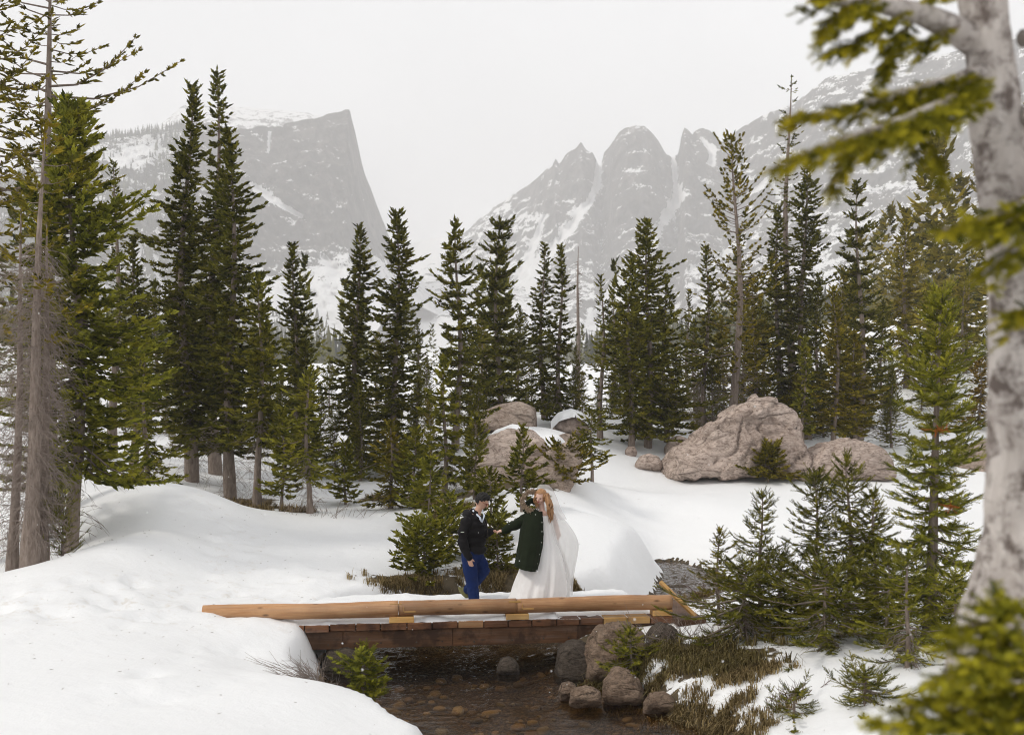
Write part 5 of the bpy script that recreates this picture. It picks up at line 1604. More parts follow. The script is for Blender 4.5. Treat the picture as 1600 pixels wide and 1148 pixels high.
for i, (xx, yy, zz) in enumerate(zip(cx[ok], cyy[ok], ch)):
    o = bpy.data.objects.new('cobble', cob[i % 7]); COL.objects.link(o)
    s = 0.03 + 0.11 * _r.random() ** 2.4
    o.parent = bed
    o.location = (xx, yy - 12, zz + 0.4 + s * 0.15)
    o.scale = (s * _r.uniform(0.9, 1.4), s, s * _r.uniform(0.6, 1.0))
    o.rotation_euler = (_r.uniform(-0.2, 0.2), _r.uniform(-0.2, 0.2), _r.uniform(0, 6.28))

# ============================================================ GRASS AND TWIGS
def mat_grass(name, c1, c2):
    t = NT(name)
    col = t.mix(t.attr('tint'), c1, c2)
    a = t.pbr(col, 0.7, None, 0.1)
    b = t.node('ShaderNodeBsdfTranslucent'); t.l.new(col, b.inputs['Color'])
    m = t.node('ShaderNodeMixShader', Fac=0.25)
    t.l.new(a, m.inputs[1]); t.l.new(b.outputs[0], m.inputs[2])
    return t.done(m.outputs[0])
M['dry_grass'] = mat_grass('dry_grass', (0.10, 0.068, 0.024), (0.46, 0.35, 0.17))
M['green_grass'] = mat_grass('green_grass', (0.05, 0.038, 0.014), (0.34, 0.27, 0.11))
M['red_twig'] = mat_plain('red_brown_twig', (0.12, 0.06, 0.045), 0.8, 0.3)

def grass(name, label, blobs, n, h, mat, seed, fall=(0, -0.5), width=0.006):
    rng = np.random.default_rng(seed)
    bl = np.array(blobs, float)
    k = rng.integers(0, len(bl), n)
    nt = max(4, n // 26)          # blades stand in tufts
    tk = rng.integers(0, len(bl), nt)
    tx = bl[tk, 0] + rng.normal(0, 0.5, nt) * bl[tk, 2]; ty = bl[tk, 1] + rng.normal(0, 0.5, nt) * bl[tk, 3]
    j = rng.integers(0, nt, n)
    x = tx[j] + rng.normal(0, 0.035, n); y = ty[j] + rng.normal(0, 0.03, n)
    z = height(x, y) - 0.01
    b = np.stack([x, y, z], -1)
    hh = h * rng.uniform(0.45, 1.15, n)
    out = np.stack([x - tx[j], y - ty[j], 0 * x], -1) * 9 + rng.normal(0, 0.35, (n, 3)) + np.array([fall[0], fall[1], 0])
    p1 = b + out * (hh * 0.22)[:, None] + UPV * (hh * 0.62)[:, None]
    p2 = b + out * (hh * 0.75)[:, None] + UPV * (hh * rng.uniform(0.2, 0.85, n))[:, None]
    sd = _unit(np.cross(out + 1e-3, UPV)) * width
    V = np.stack([b - sd, b + sd, p1 + sd * 0.7, p1 - sd * 0.7, p2], 1)
    f4 = (np.array([[0, 1, 2, 3]])[None] + (np.arange(n) * 5)[:, None, None]).reshape(-1, 4)
    f3 = (np.array([[3, 2, 4]])[None] + (np.arange(n) * 5)[:, None, None]).reshape(-1, 3)
    o = link(name, np_mesh(name, V.reshape(-1, 3), [f4, f3], False, {'tint': np.repeat(rng.random(n), 5)}), M[mat])
    return tag(o, label, None, None, 'stuff')
grass('bank_grass', 'brown and green grass hanging over the right bank of the pool', [(1.9,12.95,0.7,0.35),(2.45,12.3,0.6,0.3),(1.35,13.1,0.45,0.25),(2.3,12.75,0.6,0.3),(2.75,12.0,0.35,0.2),(1.7,12.6,0.5,0.3)], 6500, 0.22, 'green_grass', 1, (-0.35, -0.7))
grass('dry_grass', 'dry straw coloured grass along the right bank', [(2.2,11.1,0.45,0.35),(2.0,11.6,0.35,0.25),(1.6,12.3,0.35,0.2),(2.8,11.7,0.4,0.25),(1.2,12.75,0.3,0.2),(2.5,10.5,0.4,0.25),(2.25,11.1,0.4,0.25)], 7500, 0.15, 'dry_grass', 2, (-0.3, -0.5))
grass('dry_grass', 'dry grass round the feet of the trees left of the bridge', [(-6.35,24.5,0.5,0.25),(-6.7,25.2,0.7,0.3),(-5.1,23.1,0.45,0.2),(-3.3,25.7,0.7,0.3),(-1.8,23.4,0.5,0.3),(-1.3,21.8,0.5,0.3),(-1.6,20.8,0.3,0.3)], 4200, 0.22, 'dry_grass', 3, (0, -0.3), 0.009)
grass('dry_grass', 'brown grass under the bushes behind the deck', [(-1.5,16.7,0.7,0.3),(-0.5,17.2,0.6,0.3),(0.2,17.5,0.6,0.3),(1.15,17.75,0.3,0.12),(2.4,18.0,0.35,0.15),(2.7,16.4,0.5,0.4),(-1.6,16.5,0.8,0.25),(-0.2,17.1,0.9,0.3),(-1.9,16.4,0.5,0.2)], 10500, 0.16, 'dry_grass', 4, (0, -0.3), 0.006)

def twig_clump(name, label, cx, cy, rx, ry, n, h, mat, seed, lean=(0, 0)):
    rng = np.random.default_rng(seed)
    x = cx + rng.normal(0, rx, n); y = cy + rng.normal(0, ry, n)
    z = height(x, y) - 0.02
    z0 = hz(cx, cy)
    b = np.stack([x - cx, y - cy, z - z0], -1)
    d = np.stack([rng.normal(lean[0], 0.5, n), rng.normal(lean[1], 0.4, n), rng.uniform(0.5, 1.0, n)], -1) * (h * rng.uniform(0.4, 1.0, n))[:, None]
    P = np.stack([b, b + d * 0.5 + rng.normal(0, 0.015, (n, 3)), b + d], 1)
    parts = [tubes(P, np.array([[0.005, 0.0035, 0.0015]]) + np.zeros((n, 1)), 3)]
    m = n * 3
    j = rng.integers(0, n, m); t = rng.uniform(0.3, 0.9, m)[:, None]
    o2 = P[j, 0] * (1 - t) + P[j, 2] * t
    d2 = d[j] * 0.35 + rng.normal(0, h * 0.13, (m, 3))
    P2 = np.stack([o2, o2 + d2 * 0.5, o2 + d2], 1)
    parts.append(tubes(P2, np.array([[0.003, 0.002, 0.001]]) + np.zeros((m, 1)), 3))
    v, f = join(parts)
    o = link(name, np_mesh(name, v, [f], True), M[mat])
    o.location = (cx, cy, z0)
    return tag(o, label, None, None, 'stuff')
twig_clump('bare_twigs', 'bare reddish twigs behind the right end of the bridge', 3.05, 16.6, 0.35, 0.2, 60, 0.5, 'red_twig', 1, (0.2, 0))
twig_clump('bare_twigs', 'grey bare twigs spreading left of the light green bush above the pool', -2.2, 11.55, 0.08, 0.08, 70, 0.42, 'dead_wood', 2, (-0.6, -0.3))
twig_clump('bare_twigs', 'small reddish tuft of twigs in the snow at the bottom right', 3.0, 10.75, 0.09, 0.06, 50, 0.2, 'red_twig', 3)
twig_clump('bare_twigs', 'thin bare twigs under the light green young fir cluster at left', -4.1, 22.4, 0.5, 0.15, 34, 0.4, 'dead_wood', 4, (0.3, 0))
twig_clump('bare_twigs', 'dark bare twigs in the grass above the pool bank', 2.35, 13.5, 0.4, 0.2, 60, 0.5, 'dead_wood', 5, (-0.2, -0.2))

# needles, bark bits and twigs blown onto the snow
def litter():
    rng = np.random.default_rng(41)
    n = 420
    x = np.concatenate([rng.normal(-4.2, 2.2, n // 2), rng.uniform(-9, 8, n // 2)])
    y = np.concatenate([rng.normal(14.6, 2.6, n // 2), rng.uniform(9, 26, n // 2)])
    z = height(x, y) + 0.006
    ok = z > 0.2
    x, y, z = x[ok], y[ok], z[ok]; n = len(x)
    a = rng.uniform(0, 6.28, n); l = rng.uniform(0.01, 0.05, n) * (0.4 + y / 22)
    dv = np.stack([np.cos(a) * l, np.sin(a) * l, rng.uniform(-0.002, 0.008, n)], -1)
    b = np.stack([x, y, z], -1)
    v, f = tubes(np.stack([b, b + dv * 0.5, b + dv], 1), np.array([[0.002, 0.0025, 0.001]]) + np.zeros((n, 1)), 3)
    tag(link('snow_litter', np_mesh('snow_litter', v, [f], False), M['dead_wood']), 'bits of bark and twig scattered on the snow', kind='stuff')
litter()

# ============================================================ PEOPLE
M['skin'] = mat_plain('skin', (0.55, 0.33, 0.24), 0.55, 0.06, 20, 0.05)
M['fair_skin'] = mat_plain('fair_skin', (0.68, 0.45, 0.37), 0.55, 0.06, 20, 0.05)
M['black_hair'] = mat_plain('black_hair', (0.012, 0.010, 0.009), 0.5, 0.3, 60, 0.6)
M['red_hair'] = mat_plain('red_hair', (0.40, 0.215, 0.105), 0.5, 0.5, 45, 0.6)
M['black_jacket'] = mat_plain('black_jacket', (0.009, 0.008, 0.009), 0.65, 0.3, 14, 0.5, 0.12)
M['blue_cloth'] = mat_plain('blue_trousers', (0.009, 0.021, 0.085), 0.85, 0.3, 14, 0.6, 0.1)
M['green_coat'] = mat_plain('dark_green_coat', (0.013, 0.018, 0.009), 0.85, 0.3, 9, 0.6, 0.1)
M['shirt'] = mat_plain('pale_blue_shirt', (0.62, 0.68, 0.78), 0.8, 0.08, 20, 0.2)
M['olive_shoe'] = mat_plain('olive_shoe', (0.16, 0.15, 0.06), 0.8, 0.2, 30, 0.3)
M['dark_shoe'] = mat_plain('dark_shoe', (0.05, 0.035, 0.03), 0.7, 0.2, 30, 0.3)
M['pale_sole'] = mat_plain('pale_sole', (0.62, 0.52, 0.50), 0.7, 0.1, 30, 0.2)
M['lips'] = mat_plain('lips', (0.45, 0.13, 0.12), 0.5, 0.1)
M['eye'] = mat_plain('dark_eye', (0.02, 0.014, 0.012), 0.3, 0.1)
M['glasses'] = mat_plain('orange_glasses', (0.30, 0.07, 0.02), 0.3, 0.1)
M['button'] = mat_plain('pale_button', (0.45, 0.47, 0.42), 0.4, 0.1)
M['dress'] = mat_tulle('white_dress', 1.0, (0.93, 0.91, 0.90))
M['tulle'] = mat_tulle('white_tulle', 0.45, (0.94, 0.93, 0.92))
M['veil'] = mat_tulle('thin_veil', 0.30, (0.85, 0.83, 0.82))
def mat_fur():
    t = NT('tan_fur')
    col = t.mix(t.attr('tint'), (0.34, 0.24, 0.16), (0.66, 0.53, 0.41))
    return t.done(t.pbr(col, 0.9, None, 0.05))
M['fur'] = mat_fur()

def limb(m, pts, rad, n=12):
    m.tube(pts, rad, n)
    for p, r in zip(pts, rad): m.ball(p, r * 0.998, 12, 8)
    return m

def hand(m, wrist, direction, palm_n, thumb_side, size=1.0, curl=0.5):
    """palm and five bent fingers of different lengths, added to a body about to be fused"""
    w = Vector(wrist); d = Vector(direction).normalized(); n = Vector(palm_n).normalized()
    s = d.cross(n).normalized() * thumb_side
    n = s.cross(d).normalized() * thumb_side
    k = size
    c = w + d * 0.052 * k
    for u in (-0.024, -0.008, 0.008, 0.024):
        limb(m, [w + s * u * 0.7 * k, c + s * u * k, w + d * 0.088 * k + s * u * 1.05 * k], [0.016 * k, 0.0165 * k, 0.0125 * k], 8)
    for u, L in ((0.027, 0.068), (0.009, 0.076), (-0.009, 0.070), (-0.026, 0.055)):
        a = w + d * 0.088 * k + s * u * k
        b = a + (d * math.cos(curl * 0.5) + n * math.sin(curl * 0.5)) * L * 0.42 * k + s * u * 0.1
        e = b + (d * math.cos(curl * 1.3) + n * math.sin(curl * 1.3)) * L * 0.32 * k
        f = e + (d * math.cos(curl * 1.9) + n * math.sin(curl * 1.9)) * L * 0.26 * k
        limb(m, [a, b, e, f], [0.0105 * k, 0.0095 * k, 0.0085 * k, 0.0075 * k], 8)
    a = w + d * 0.03 * k + s * 0.024 * k
    b = a + (d * 0.55 + s * 0.75 + n * 0.25).normalized() * 0.036 * k
    e = b + (d * 0.9 + s * 0.25 + n * 0.35).normalized() * 0.03 * k
    limb(m, [a, b, e], [0.014 * k, 0.011 * k, 0.009 * k], 8)

def child(name, mesh, mat, parent, label=None):
    o = link(name, mesh, M[mat], parent)
    if label: o['label'] = label
    return o

def build_man():
    sc = 15.1 / F
    gx, gy = (738 - 800) / F * 15.1, 15.1
    root = tag(empty('person', (gx, gy, 0.585)), 'person in black jacket and blue trousers walking with bowed head on the footbridge', 'person', 'couple on the footbridge')
    p = lambda px, py, y=0.0: Vector(((px - 738) * sc, y, (942 - py) * sc))
    # body, one surface
    m = MB()
    limb(m, [p(738, 868), p(738, 850), p(739, 828), p(741, 812)], [0.13, 0.125, 0.135, 0.12], 16)
    limb(m, [p(742, 811), p(746, 801, -0.005), p(750, 793, -0.01)], [0.075, 0.056, 0.054])
    hc = p(753.5, 784, -0.015)
    from mathutils import Euler
    rot = Euler((0, R(34), R(-14)))
    m.ball(hc, (0.094, 0.076, 0.118), 20, 14, rot)
    face = lambda x, y, z: hc + Vector((x, y, z)).copy() if False else hc + _rv((x, y, z), rot)
    m.ball(face(0.035, 0, -0.055), (0.058, 0.056, 0.062), 14, 10, rot)       # jaw
    limb(m, [face(0.088, 0, 0.012), face(0.112, 0, -0.022)], [0.010, 0.015], 8)  # nose
    for sgn in (-1, 1):
        m.ball(face(-0.008, sgn * 0.076, -0.008), (0.022, 0.010, 0.030), 10, 8, rot)   # ears
        m.ball(face(0.080, sgn * 0.033, 0.022), (0.016, 0.020, 0.010), 8, 6, rot)       # brows
    # arms
    rs, re, rw = p(729, 816, -0.17), p(724, 845, -0.21), p(734, 869, -0.22)
    limb(m, [rs, re, rw], [0.055, 0.042, 0.028])
    hand(m, rw, p(738, 886, -0.23) - rw, (0.2, 0.9, 0.0), 1, 0.95, 0.5)
    ls, le, lw = p(750, 816, 0.12), p(758, 836, 0.06), p(768, 830.5, -0.04)
    limb(m, [ls, le, lw], [0.055, 0.042, 0.028])
    hand(m, lw, p(780, 832, -0.06) - lw, (0.1, 0.2, 1.0), 1, 0.95, 0.55)
    # legs
    limb(m, [p(735, 868, -0.08), p(738, 905, -0.09), p(740, 936, -0.08)], [0.085, 0.058, 0.042])
    limb(m, [p(741, 868, 0.08), p(757, 895, 0.10), p(727, 927, 0.12)], [0.085, 0.058, 0.042])
    child('body', remesh(m, 0.0065, 2, 0.3), 'skin', root)
    # trousers
    m = MB()
    m.ball(p(738, 868), (0.165, 0.14, 0.13), 16, 10)
    limb(m, [p(733, 868, -0.08), p(735, 890, -0.09), p(738, 910, -0.09), p(741, 934, -0.08)], [0.115, 0.107, 0.088, 0.080], 14)
    limb(m, [p(741, 868, 0.08), p(753, 886, 0.10), p(756, 895, 0.10), p(743, 911, 0.11), p(730, 924, 0.12)], [0.115, 0.095, 0.088, 0.080, 0.072], 14)
    tm = remesh(m, 0.013, 2)
    crumple(tm, 0.010, 9.0, 3)
    child('trousers', tm, 'blue_cloth', root)
    # jacket
    m = MB()
    for px, py, rx, ry, rz in ((740, 860, 0.195, 0.165, 0.09), (739, 846, 0.200, 0.17, 0.12), (739, 832, 0.195, 0.175, 0.12), (740, 820, 0.175, 0.185, 0.10), (741, 811, 0.135, 0.165, 0.065)):
        m.ball(p(px, py), (rx, ry, rz), 18, 12)
    limb(m, [rs, p(724, 832, -0.2), re, p(728, 858, -0.22), rw], [0.088, 0.080, 0.074, 0.064, 0.050], 14)
    limb(m, [ls, le, p(763, 834, 0.01), lw], [0.085, 0.070, 0.060, 0.048], 14)
    limb(m, [p(733, 806, 0.10), p(729, 804, 0.0), p(733, 806, -0.10)], [0.055, 0.062, 0.055], 10)      # hood lying on the back
    limb(m, [p(743, 802, 0.07), p(738, 800, 0.0), p(744, 803, -0.07)], [0.034, 0.036, 0.034], 10)
    jm = remesh(m, 0.013, 2)
    crumple(jm, 0.012, 8.0, 5)
    jacket = child('jacket', jm, 'black_jacket', root)
    MB().tube([p(761, 815, -0.155), p(763, 840, -0.13), p(762, 862, -0.10)], 0.005, 6).build('zip', M['dark_rock'], jacket)
    MB().tube([rw + Vector((0, 0, 0.02)), rw + Vector((0.006, 0, -0.012))], [0.053, 0.050], 14).build('cuff', M['black_jacket'], jacket, True)
    MB().tube([lw + Vector((-0.02, 0.01, 0)), lw + Vector((0.012, -0.005, 0))], [0.051, 0.048], 14).build('cuff', M['black_jacket'], jacket, True)
    MB().box(p(724, 829, -0.292), (0.05, 0.006, 0.012)).build('sleeve_mark', M['button'], jacket)
    # shirt collar
    m = MB()
    m.tube([p(739, 798, -0.055), p(744, 803, -0.085), p(750, 809, -0.115), p(753, 815, -0.150)], [0.014, 0.016, 0.020, 0.010], 6)
    m.tube([p(753, 798, -0.02), p(757, 806, -0.08), p(754, 816, -0.148)], [0.010, 0.014, 0.008], 6)
    m.build('shirt_collar', M['shirt'], root, True)
    # hair
    m = MB()
    m.ball(hc + _rv((-0.016, 0, 0.022), rot), (0.095, 0.083, 0.110), 20, 14, rot)
    m.ball(hc + _rv((0.030, 0.0, 0.088), rot), (0.050, 0.064, 0.030), 14, 10, rot)
    hm = remesh(m, 0.010, 1)
    crumple(hm, 0.018, 34.0, 7)
    V = _co(hm)
    # hairline: keep the shell off the face
    L = np.array([_iv(Vector(v) - hc, rot) for v in V])
    push = ((L[:, 0] > 0.05) & (L[:, 2] < 0.058)) | (L[:, 2] < -0.075) | ((L[:, 0] > -0.005) & (L[:, 2] < 0.0)) | ((L[:, 0] > 0.028) & (L[:, 2] < 0.030))
    V[push] = V[push] + (np.array(hc) - V[push]) * 0.35
    _setco(hm, V)
    child('hair', hm, 'black_hair', root)
    m = MB()
    for sgn in (-1, 1):
        c = face(0.096, sgn * 0.033, 0.006)
        pts = [c + _rv((0.004, 0.024 * math.cos(a), 0.018 * math.sin(a)), rot) for a in np.linspace(0, 2 * math.pi, 13)]
        m.tube(pts, 0.0035, 5, False)
        m.tube([c + _rv((0.0, sgn * 0.024, 0.004), rot), face(0.05, sgn * 0.080, 0.006), face(-0.005, sgn * 0.082, 0.004)], 0.003, 5)
    m.build('glasses', M['glasses'], root)
    for sgn in (-1, 1):
        MB().ball(face(0.090, sgn * 0.033, 0.006), 0.0085, 8, 6).build('eye', M['eye'], root)
    MB().ball(face(0.088, 0, -0.056), (0.008, 0.022, 0.006), 8, 6, rot).build('mouth', M['lips'], root)
    # shoes
    m = MB()
    m.ball(p(744, 938.5, -0.08), (0.125, 0.05, 0.036), 14, 8); m.ball(p(738, 935, -0.08), (0.058, 0.048, 0.062), 12, 8)
    sh = child('shoe', remesh(m, 0.009, 1), 'dark_shoe', root, 'dark shoe with a pale tongue, planted flat')
    MB().ball(p(742, 934, -0.125), (0.045, 0.014, 0.028), 10, 6).build('tongue', M['pale_sole'], sh, True)
    m = MB()
    tilt = Euler((0, R(48), 0))
    m.ball(p(724, 930, 0.12), (0.125, 0.048, 0.040), 14, 8, tilt); m.ball(p(726, 925, 0.12), (0.05, 0.046, 0.055), 12, 8, tilt)
    child('shoe', remesh(m, 0.009, 1), 'olive_shoe', root, 'olive shoe lifted behind, heel up')
    return root, lw

def _rv(v, rot):
    q = Vector(v); q.rotate(rot); return q
def _iv(v, rot):
    q = Vector(v); q.rotate(rot.to_quaternion().inverted()); return q
def _co(me):
    V = np.empty(len(me.vertices) * 3, dtype=np.float32); me.vertices.foreach_get('co', V)
    return V.reshape(-1, 3).astype(np.float64)
def _setco(me, V):
    me.vertices.foreach_set('co', V.astype(np.float32).ravel()); me.update()
def crumple(me, amp, freq, seed):
    V = _co(me)
    N = np.empty(len(V) * 3, dtype=np.float32); me.vertices.foreach_get('normal', N); N = N.reshape(-1, 3)
    q = V * np.array([freq, freq, freq * 1.1]) + fbm(V * freq * 0.5, 2, seed + 2)[:, None] * 0.8
    _setco(me, V + N * (fbm(q, 3, seed, 0.5, True) * amp)[:, None])

def ring_loft(rings, seg=64, fold=0.0, nf=9, seed=1, open_top=False, twist=0.6):
    """rings: (left x, right x, z, half depth, centre y) from top to bottom -> draped cloth with folds growing downwards"""
    rings = np.array(rings, float)
    n = 60
    u = np.linspace(0, 1, n); k = np.linspace(0, 1, len(rings))
    G = np.stack([np.interp(u, k, rings[:, c]) for c in range(5)], -1)
    ker = np.array([1, 2, 3, 2, 1]) / 9.0
    for c in list(range(5)) * 14:
        pad = np.pad(G[:, c], 2, mode='edge'); G[:, c] = np.convolve(pad, ker, 'valid')
    th = np.linspace(0, 2 * np.pi, seg, endpoint=False)
    cx = (G[:, 0] + G[:, 1]) / 2; rx = (G[:, 1] - G[:, 0]) / 2
    f = fold * u[:, None] ** 0.8 * (np.sin(th[None] * nf + twist * u[:, None] * 3 + 1.3 * np.sin(th[None] * 2 + seed)) + 0.5 * np.sin(th[None] * (nf * 2 + 1) + seed + u[:, None] * 2))
    s = 1 + f
    X = cx[:, None] + rx[:, None] * np.cos(th)[None] * s
    Y = G[:, 4][:, None] + G[:, 3][:, None] * np.sin(th)[None] * s
    Z = G[:, 2][:, None] + 0 * X
    P = np.stack([X, Y, Z], -1)
    P = P + (fbm(P * 7, 3, seed)[..., None] * 0.012 * u[:, None, None]) * np.array([1, 1, 0.2])
    i = np.arange(n * seg).reshape(n, seg); i2 = np.roll(i, -1, 1)
    Fq = np.stack([i[:-1], i[1:], i2[1:], i2[:-1]], -1).reshape(-1, 4)
    return np_mesh('cloth', P.reshape(-1, 3), [Fq], True)

def build_woman(man_root, man_hand):
    from mathutils import Euler
    d0 = 15.05
    sc = d0 / F
    gx = (842 - 800) / F * d0
    root = tag(empty('person', (gx, d0, 0.585)), 'person with long red hair in white gown, veil and dark green coat on the footbridge', 'person', 'couple on the footbridge')
    p = lambda px, py, y=0.0: Vector(((px - 842) * sc, y, (941 - py) * sc))
    m = MB()
    limb(m, [p(845, 880), p(846, 860), p(847, 838), p(848, 820), p(848, 806)], [0.14, 0.15, 0.105, 0.125, 0.10], 16)
    limb(m, [p(848, 803), p(847, 795), p(846, 786)], [0.06, 0.045, 0.045])
    hc = p(845, 775.5, -0.03)
    rot = Euler((R(16), R(8), R(-28)))
    face = lambda x, y, z: hc + _rv((x, y, z), rot)
    m.ball(hc, (0.074, 0.088, 0.108), 20, 14, rot)
    m.ball(face(0, -0.030, -0.052), (0.052, 0.050, 0.058), 14, 10, rot)
    limb(m, [face(0, -0.086, 0.010), face(0, -0.103, -0.020)], [0.009, 0.012], 8)
    for sgn in (-1, 1):
        m.ball(face(sgn * 0.032, -0.074, 0.020), (0.018, 0.014, 0.009), 8, 6, rot)
        m.ball(face(sgn * 0.038, -0.060, -0.030), (0.024, 0.024, 0.022), 8, 6, rot)
    rs, re, rw = p(829, 805, -0.05), p(806, 818, -0.09), p(788, 827, -0.07)
    limb(m, [rs, re, rw], [0.05, 0.036, 0.025])
    hand(m, rw, p(776, 829, -0.05) - rw, (0.0, 0.3, -1.0), -1, 0.88, 0.6)
    ls, le, lw = p(864, 806, 0.02), p(873, 835, 0.0), p(866, 862, -0.05)
    limb(m, [ls, le, lw], [0.048, 0.036, 0.025])
    hand(m, lw, p(864, 880, -0.05) - lw, (-1.0, 0.0, 0.0), 1, 0.88, 0.5)
    for sx in (838, 852):
        limb(m, [p(sx, 880), p(sx, 908), p(sx, 938)], [0.08, 0.052, 0.038])
    child('body', remesh(m, 0.0065, 2, 0.3), 'fair_skin', root)
    q = lambda l, r, y, ry, cy_=0.0: ((l - 842) * sc, (r - 842) * sc, (941 - y) * sc, ry, cy_)
    child('gown', ring_loft([q(834, 862, 799, 0.125), q(833, 865, 812, 0.145), q(836, 866, 832, 0.13), q(829, 875, 850, 0.21), q(818, 884, 872, 0.30), q(810, 888, 892, 0.37), q(802, 890, 912, 0.41), q(797, 888, 928, 0.43), q(793, 886, 942.5, 0.45)], 110, 0.055, 11, 2), 'dress', root)
    child('tulle_cape', ring_loft([q(846, 866, 796, 0.13, 0.04), q(850, 884, 812, 0.16, 0.06), q(853, 899, 833, 0.20, 0.08), q(854, 906, 850, 0.23, 0.10), q(852, 902, 872, 0.25, 0.10), q(850, 896, 896, 0.27, 0.10), q(852, 893, 918, 0.28, 0.10), q(850, 893, 938, 0.29, 0.10)], 90, 0.10, 7, 5), 'tulle', root, 'wind filled white tulle')
    # thin veil over hair and shoulder
    child('veil', ring_loft([q(846, 851, 755.5, 0.03, 0.05), q(838, 862, 760, 0.10, 0.05), q(840, 869, 775, 0.13, 0.06), q(848, 876, 795, 0.14, 0.06), q(852, 888, 815, 0.16, 0.07)], 60, 0.04, 7, 8), 'veil', root)
    # coat on one shoulder
    coat_me = ring_loft([q(826, 846, 794, 0.10, -0.06), q(818, 848, 804, 0.17, -0.09), q(814, 849, 820, 0.20, -0.11), q(811, 848, 840, 0.23, -0.14), q(808, 846, 860, 0.27, -0.16), q(805.5, 842, 876, 0.30, -0.18), q(804.5, 840, 884, 0.31, -0.18)], 80, 0.035, 6, 3)
    crumple(coat_me, 0.008, 9.0, 6)
    V = _co(coat_me); hem = V[:, 2] < (941 - 868) * sc
    V[hem, 2] -= np.clip((V[hem, 0] - (806 - 842) * sc) * 0.22, 0, 0.08) - 0.02
    _setco(coat_me, V)
    coat = child('coat', coat_me, 'green_coat', root)
    m = MB()
    limb(m, [p(832, 803, -0.07), rs, p(817, 812, -0.08), re, p(797, 822, -0.08), rw + Vector((0.015, 0, 0))], [0.095, 0.088, 0.080, 0.072, 0.066, 0.056], 14)
    sm = remesh(m, 0.012, 2); crumple(sm, 0.012, 10.0, 4)
    child('sleeve', sm, 'green_coat', coat)
    rb_ = random.Random(3)
    for px, py in ((836, 800), (846, 812), (846, 826), (845, 842), (842, 860), (839, 874), (822, 868), (826, 845), (818, 872), (832, 852)):
        MB().ball(p(px, py, -0.36 if py > 835 else -0.30), (0.008, 0.006, 0.008), 8, 5).build('button', M['button'], coat, True)
    # hood with fur rim
    m = MB()
    limb(m, [p(822, 796, -0.06), p(824, 786, 0.0), p(830, 782, 0.06), p(838, 786, 0.09)], [0.05, 0.045, 0.045, 0.045], 12)
    child('hood', remesh(m, 0.014, 2), 'green_coat', coat)
    rng = np.random.default_rng(5)
    arc = [p(836, 767, -0.02), p(828, 768, -0.06), p(821, 772, -0.10), p(817, 780, -0.13), p(819, 789, -0.16), p(826, 794, -0.19), p(832, 796, -0.20)]
    A = np.array([list(a) for a in arc]); kk = rng.uniform(0, len(A) - 1, 900)
    o = np.stack([np.interp(kk, np.arange(len(A)), A[:, c]) for c in range(3)], -1) + rng.normal(0, 0.016, (900, 3)) + np.array([-0.012, 0.02, 0])
    fur = twigs_mesh('fur_rim', o, rng.normal(0, 1, (900, 3)), np.full(900, 0.030), np.full(900, 0.009), 'near2', rng)
    child('fur_rim', fur, 'fur', coat, 'tan fur rim of the hood')
    # hair
    m = MB()
    m.ball(hc + _rv((0, 0.016, 0.014), rot), (0.092, 0.094, 0.112), 18, 12, rot)
    hm = remesh(m, 0.010, 1)
    V = _co(hm); L = np.array([_iv(Vector(v) - hc, rot) for v in V])
    push = (L[:, 1] < -0.030) & (np.abs(L[:, 0]) < 0.058) & (L[:, 2] < 0.070)
    V[push] = V[push] + (np.array(hc) - V[push]) * 0.55
    _setco(hm, V); crumple(hm, 0.008, 30.0, 9)
    hair = child('hair', hm, 'red_hair', root)
    rr = random.Random(8)
    m = MB()
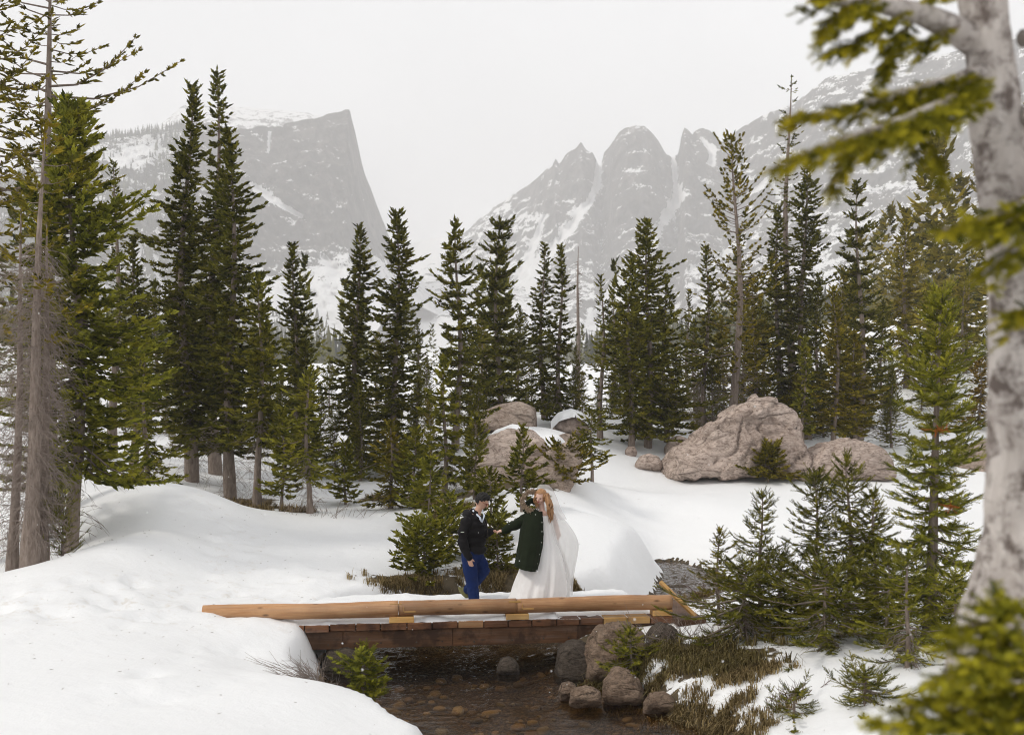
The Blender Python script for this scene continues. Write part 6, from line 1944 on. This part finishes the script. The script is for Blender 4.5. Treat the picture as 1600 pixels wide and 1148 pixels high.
    for k in range(70):
        right = k % 3 != 0
        ax = rr.uniform(0.072, 0.10) * (1 if right else -1)
        s0 = hc + _rv((ax * (0.9 if right else 0.98), rr.uniform(-0.03 if right else 0.0, 0.05), rr.uniform(0.0, 0.075)), rot)
        ln = rr.uniform(0.24, 0.40) if right else rr.uniform(0.14, 0.25)
        ph = rr.uniform(0, 6.28)
        pts = []
        for j in range(9):
            t = j / 8
            pts.append(s0 + Vector((ax * (0.55 if right else 0.2) * math.sin(min(1, t * 1.6) * 1.57) + (0.03 * t if right else 0.02 * t) + 0.016 * math.sin(ph + t * 9), (-0.035 * math.sin(t * 3.1) - 0.05 * t) * (1 if t > 0.35 else t / 0.35) + 0.012 * math.cos(ph + t * 8), -ln * t)))
        m.tube(pts, [0.012, 0.014, 0.014, 0.014, 0.013, 0.012, 0.010, 0.008, 0.003], 5)
    m.build('long_waves', M['red_hair'], hair, True)
    for sgn in (-1, 1):
        MB().ball(face(sgn * 0.032, -0.082, 0.006), (0.012, 0.006, 0.0055), 8, 6, rot).build('eye', M['eye'], root)
        MB().ball(face(sgn * 0.032, -0.084, 0.026), (0.016, 0.004, 0.003), 8, 6, rot).build('eyebrow', M['red_hair'], root)
    MB().ball(face(0, -0.084, -0.050), (0.022, 0.008, 0.007), 8, 6, rot).build('mouth', M['lips'], root)

_man, _mh = build_man()
build_woman(_man, _mh)

# ============================================================ FALLING SNOW
def snowfall():
    rng = np.random.default_rng(31)
    n = 420
    d = 4.5 + 14 * rng.random(n) ** 0.8
    px = rng.uniform(-60, 1660, n); py = rng.uniform(250, 1100, n)
    P = np.stack([(px - 800) / F * d, d, HC + (HORIZON - py) / F * d], -1)
    P = P[P[:, 2] > height(P[:, 0], P[:, 1]) + 0.15]
    n = len(P)
    o8 = np.array([(1, 0, 0), (-1, 0, 0), (0, 1, 0), (0, -1, 0), (0, 0, 1), (0, 0, -1)], float)
    f8 = np.array([(0, 2, 4), (2, 1, 4), (1, 3, 4), (3, 0, 4), (2, 0, 5), (1, 2, 5), (3, 1, 5), (0, 3, 5)])
    r = rng.uniform(0.003, 0.0065, n)
    V = P[:, None] + o8[None] * r[:, None, None]
    Fc = (f8[None] + (np.arange(n) * 6)[:, None, None]).reshape(-1, 3)
    o = link('falling_snow', np_mesh('falling_snow', V.reshape(-1, 3), [Fc], True), M['snow'])
    tag(o, 'small snowflakes drifting through the air over the stream', kind='stuff')
snowfall()
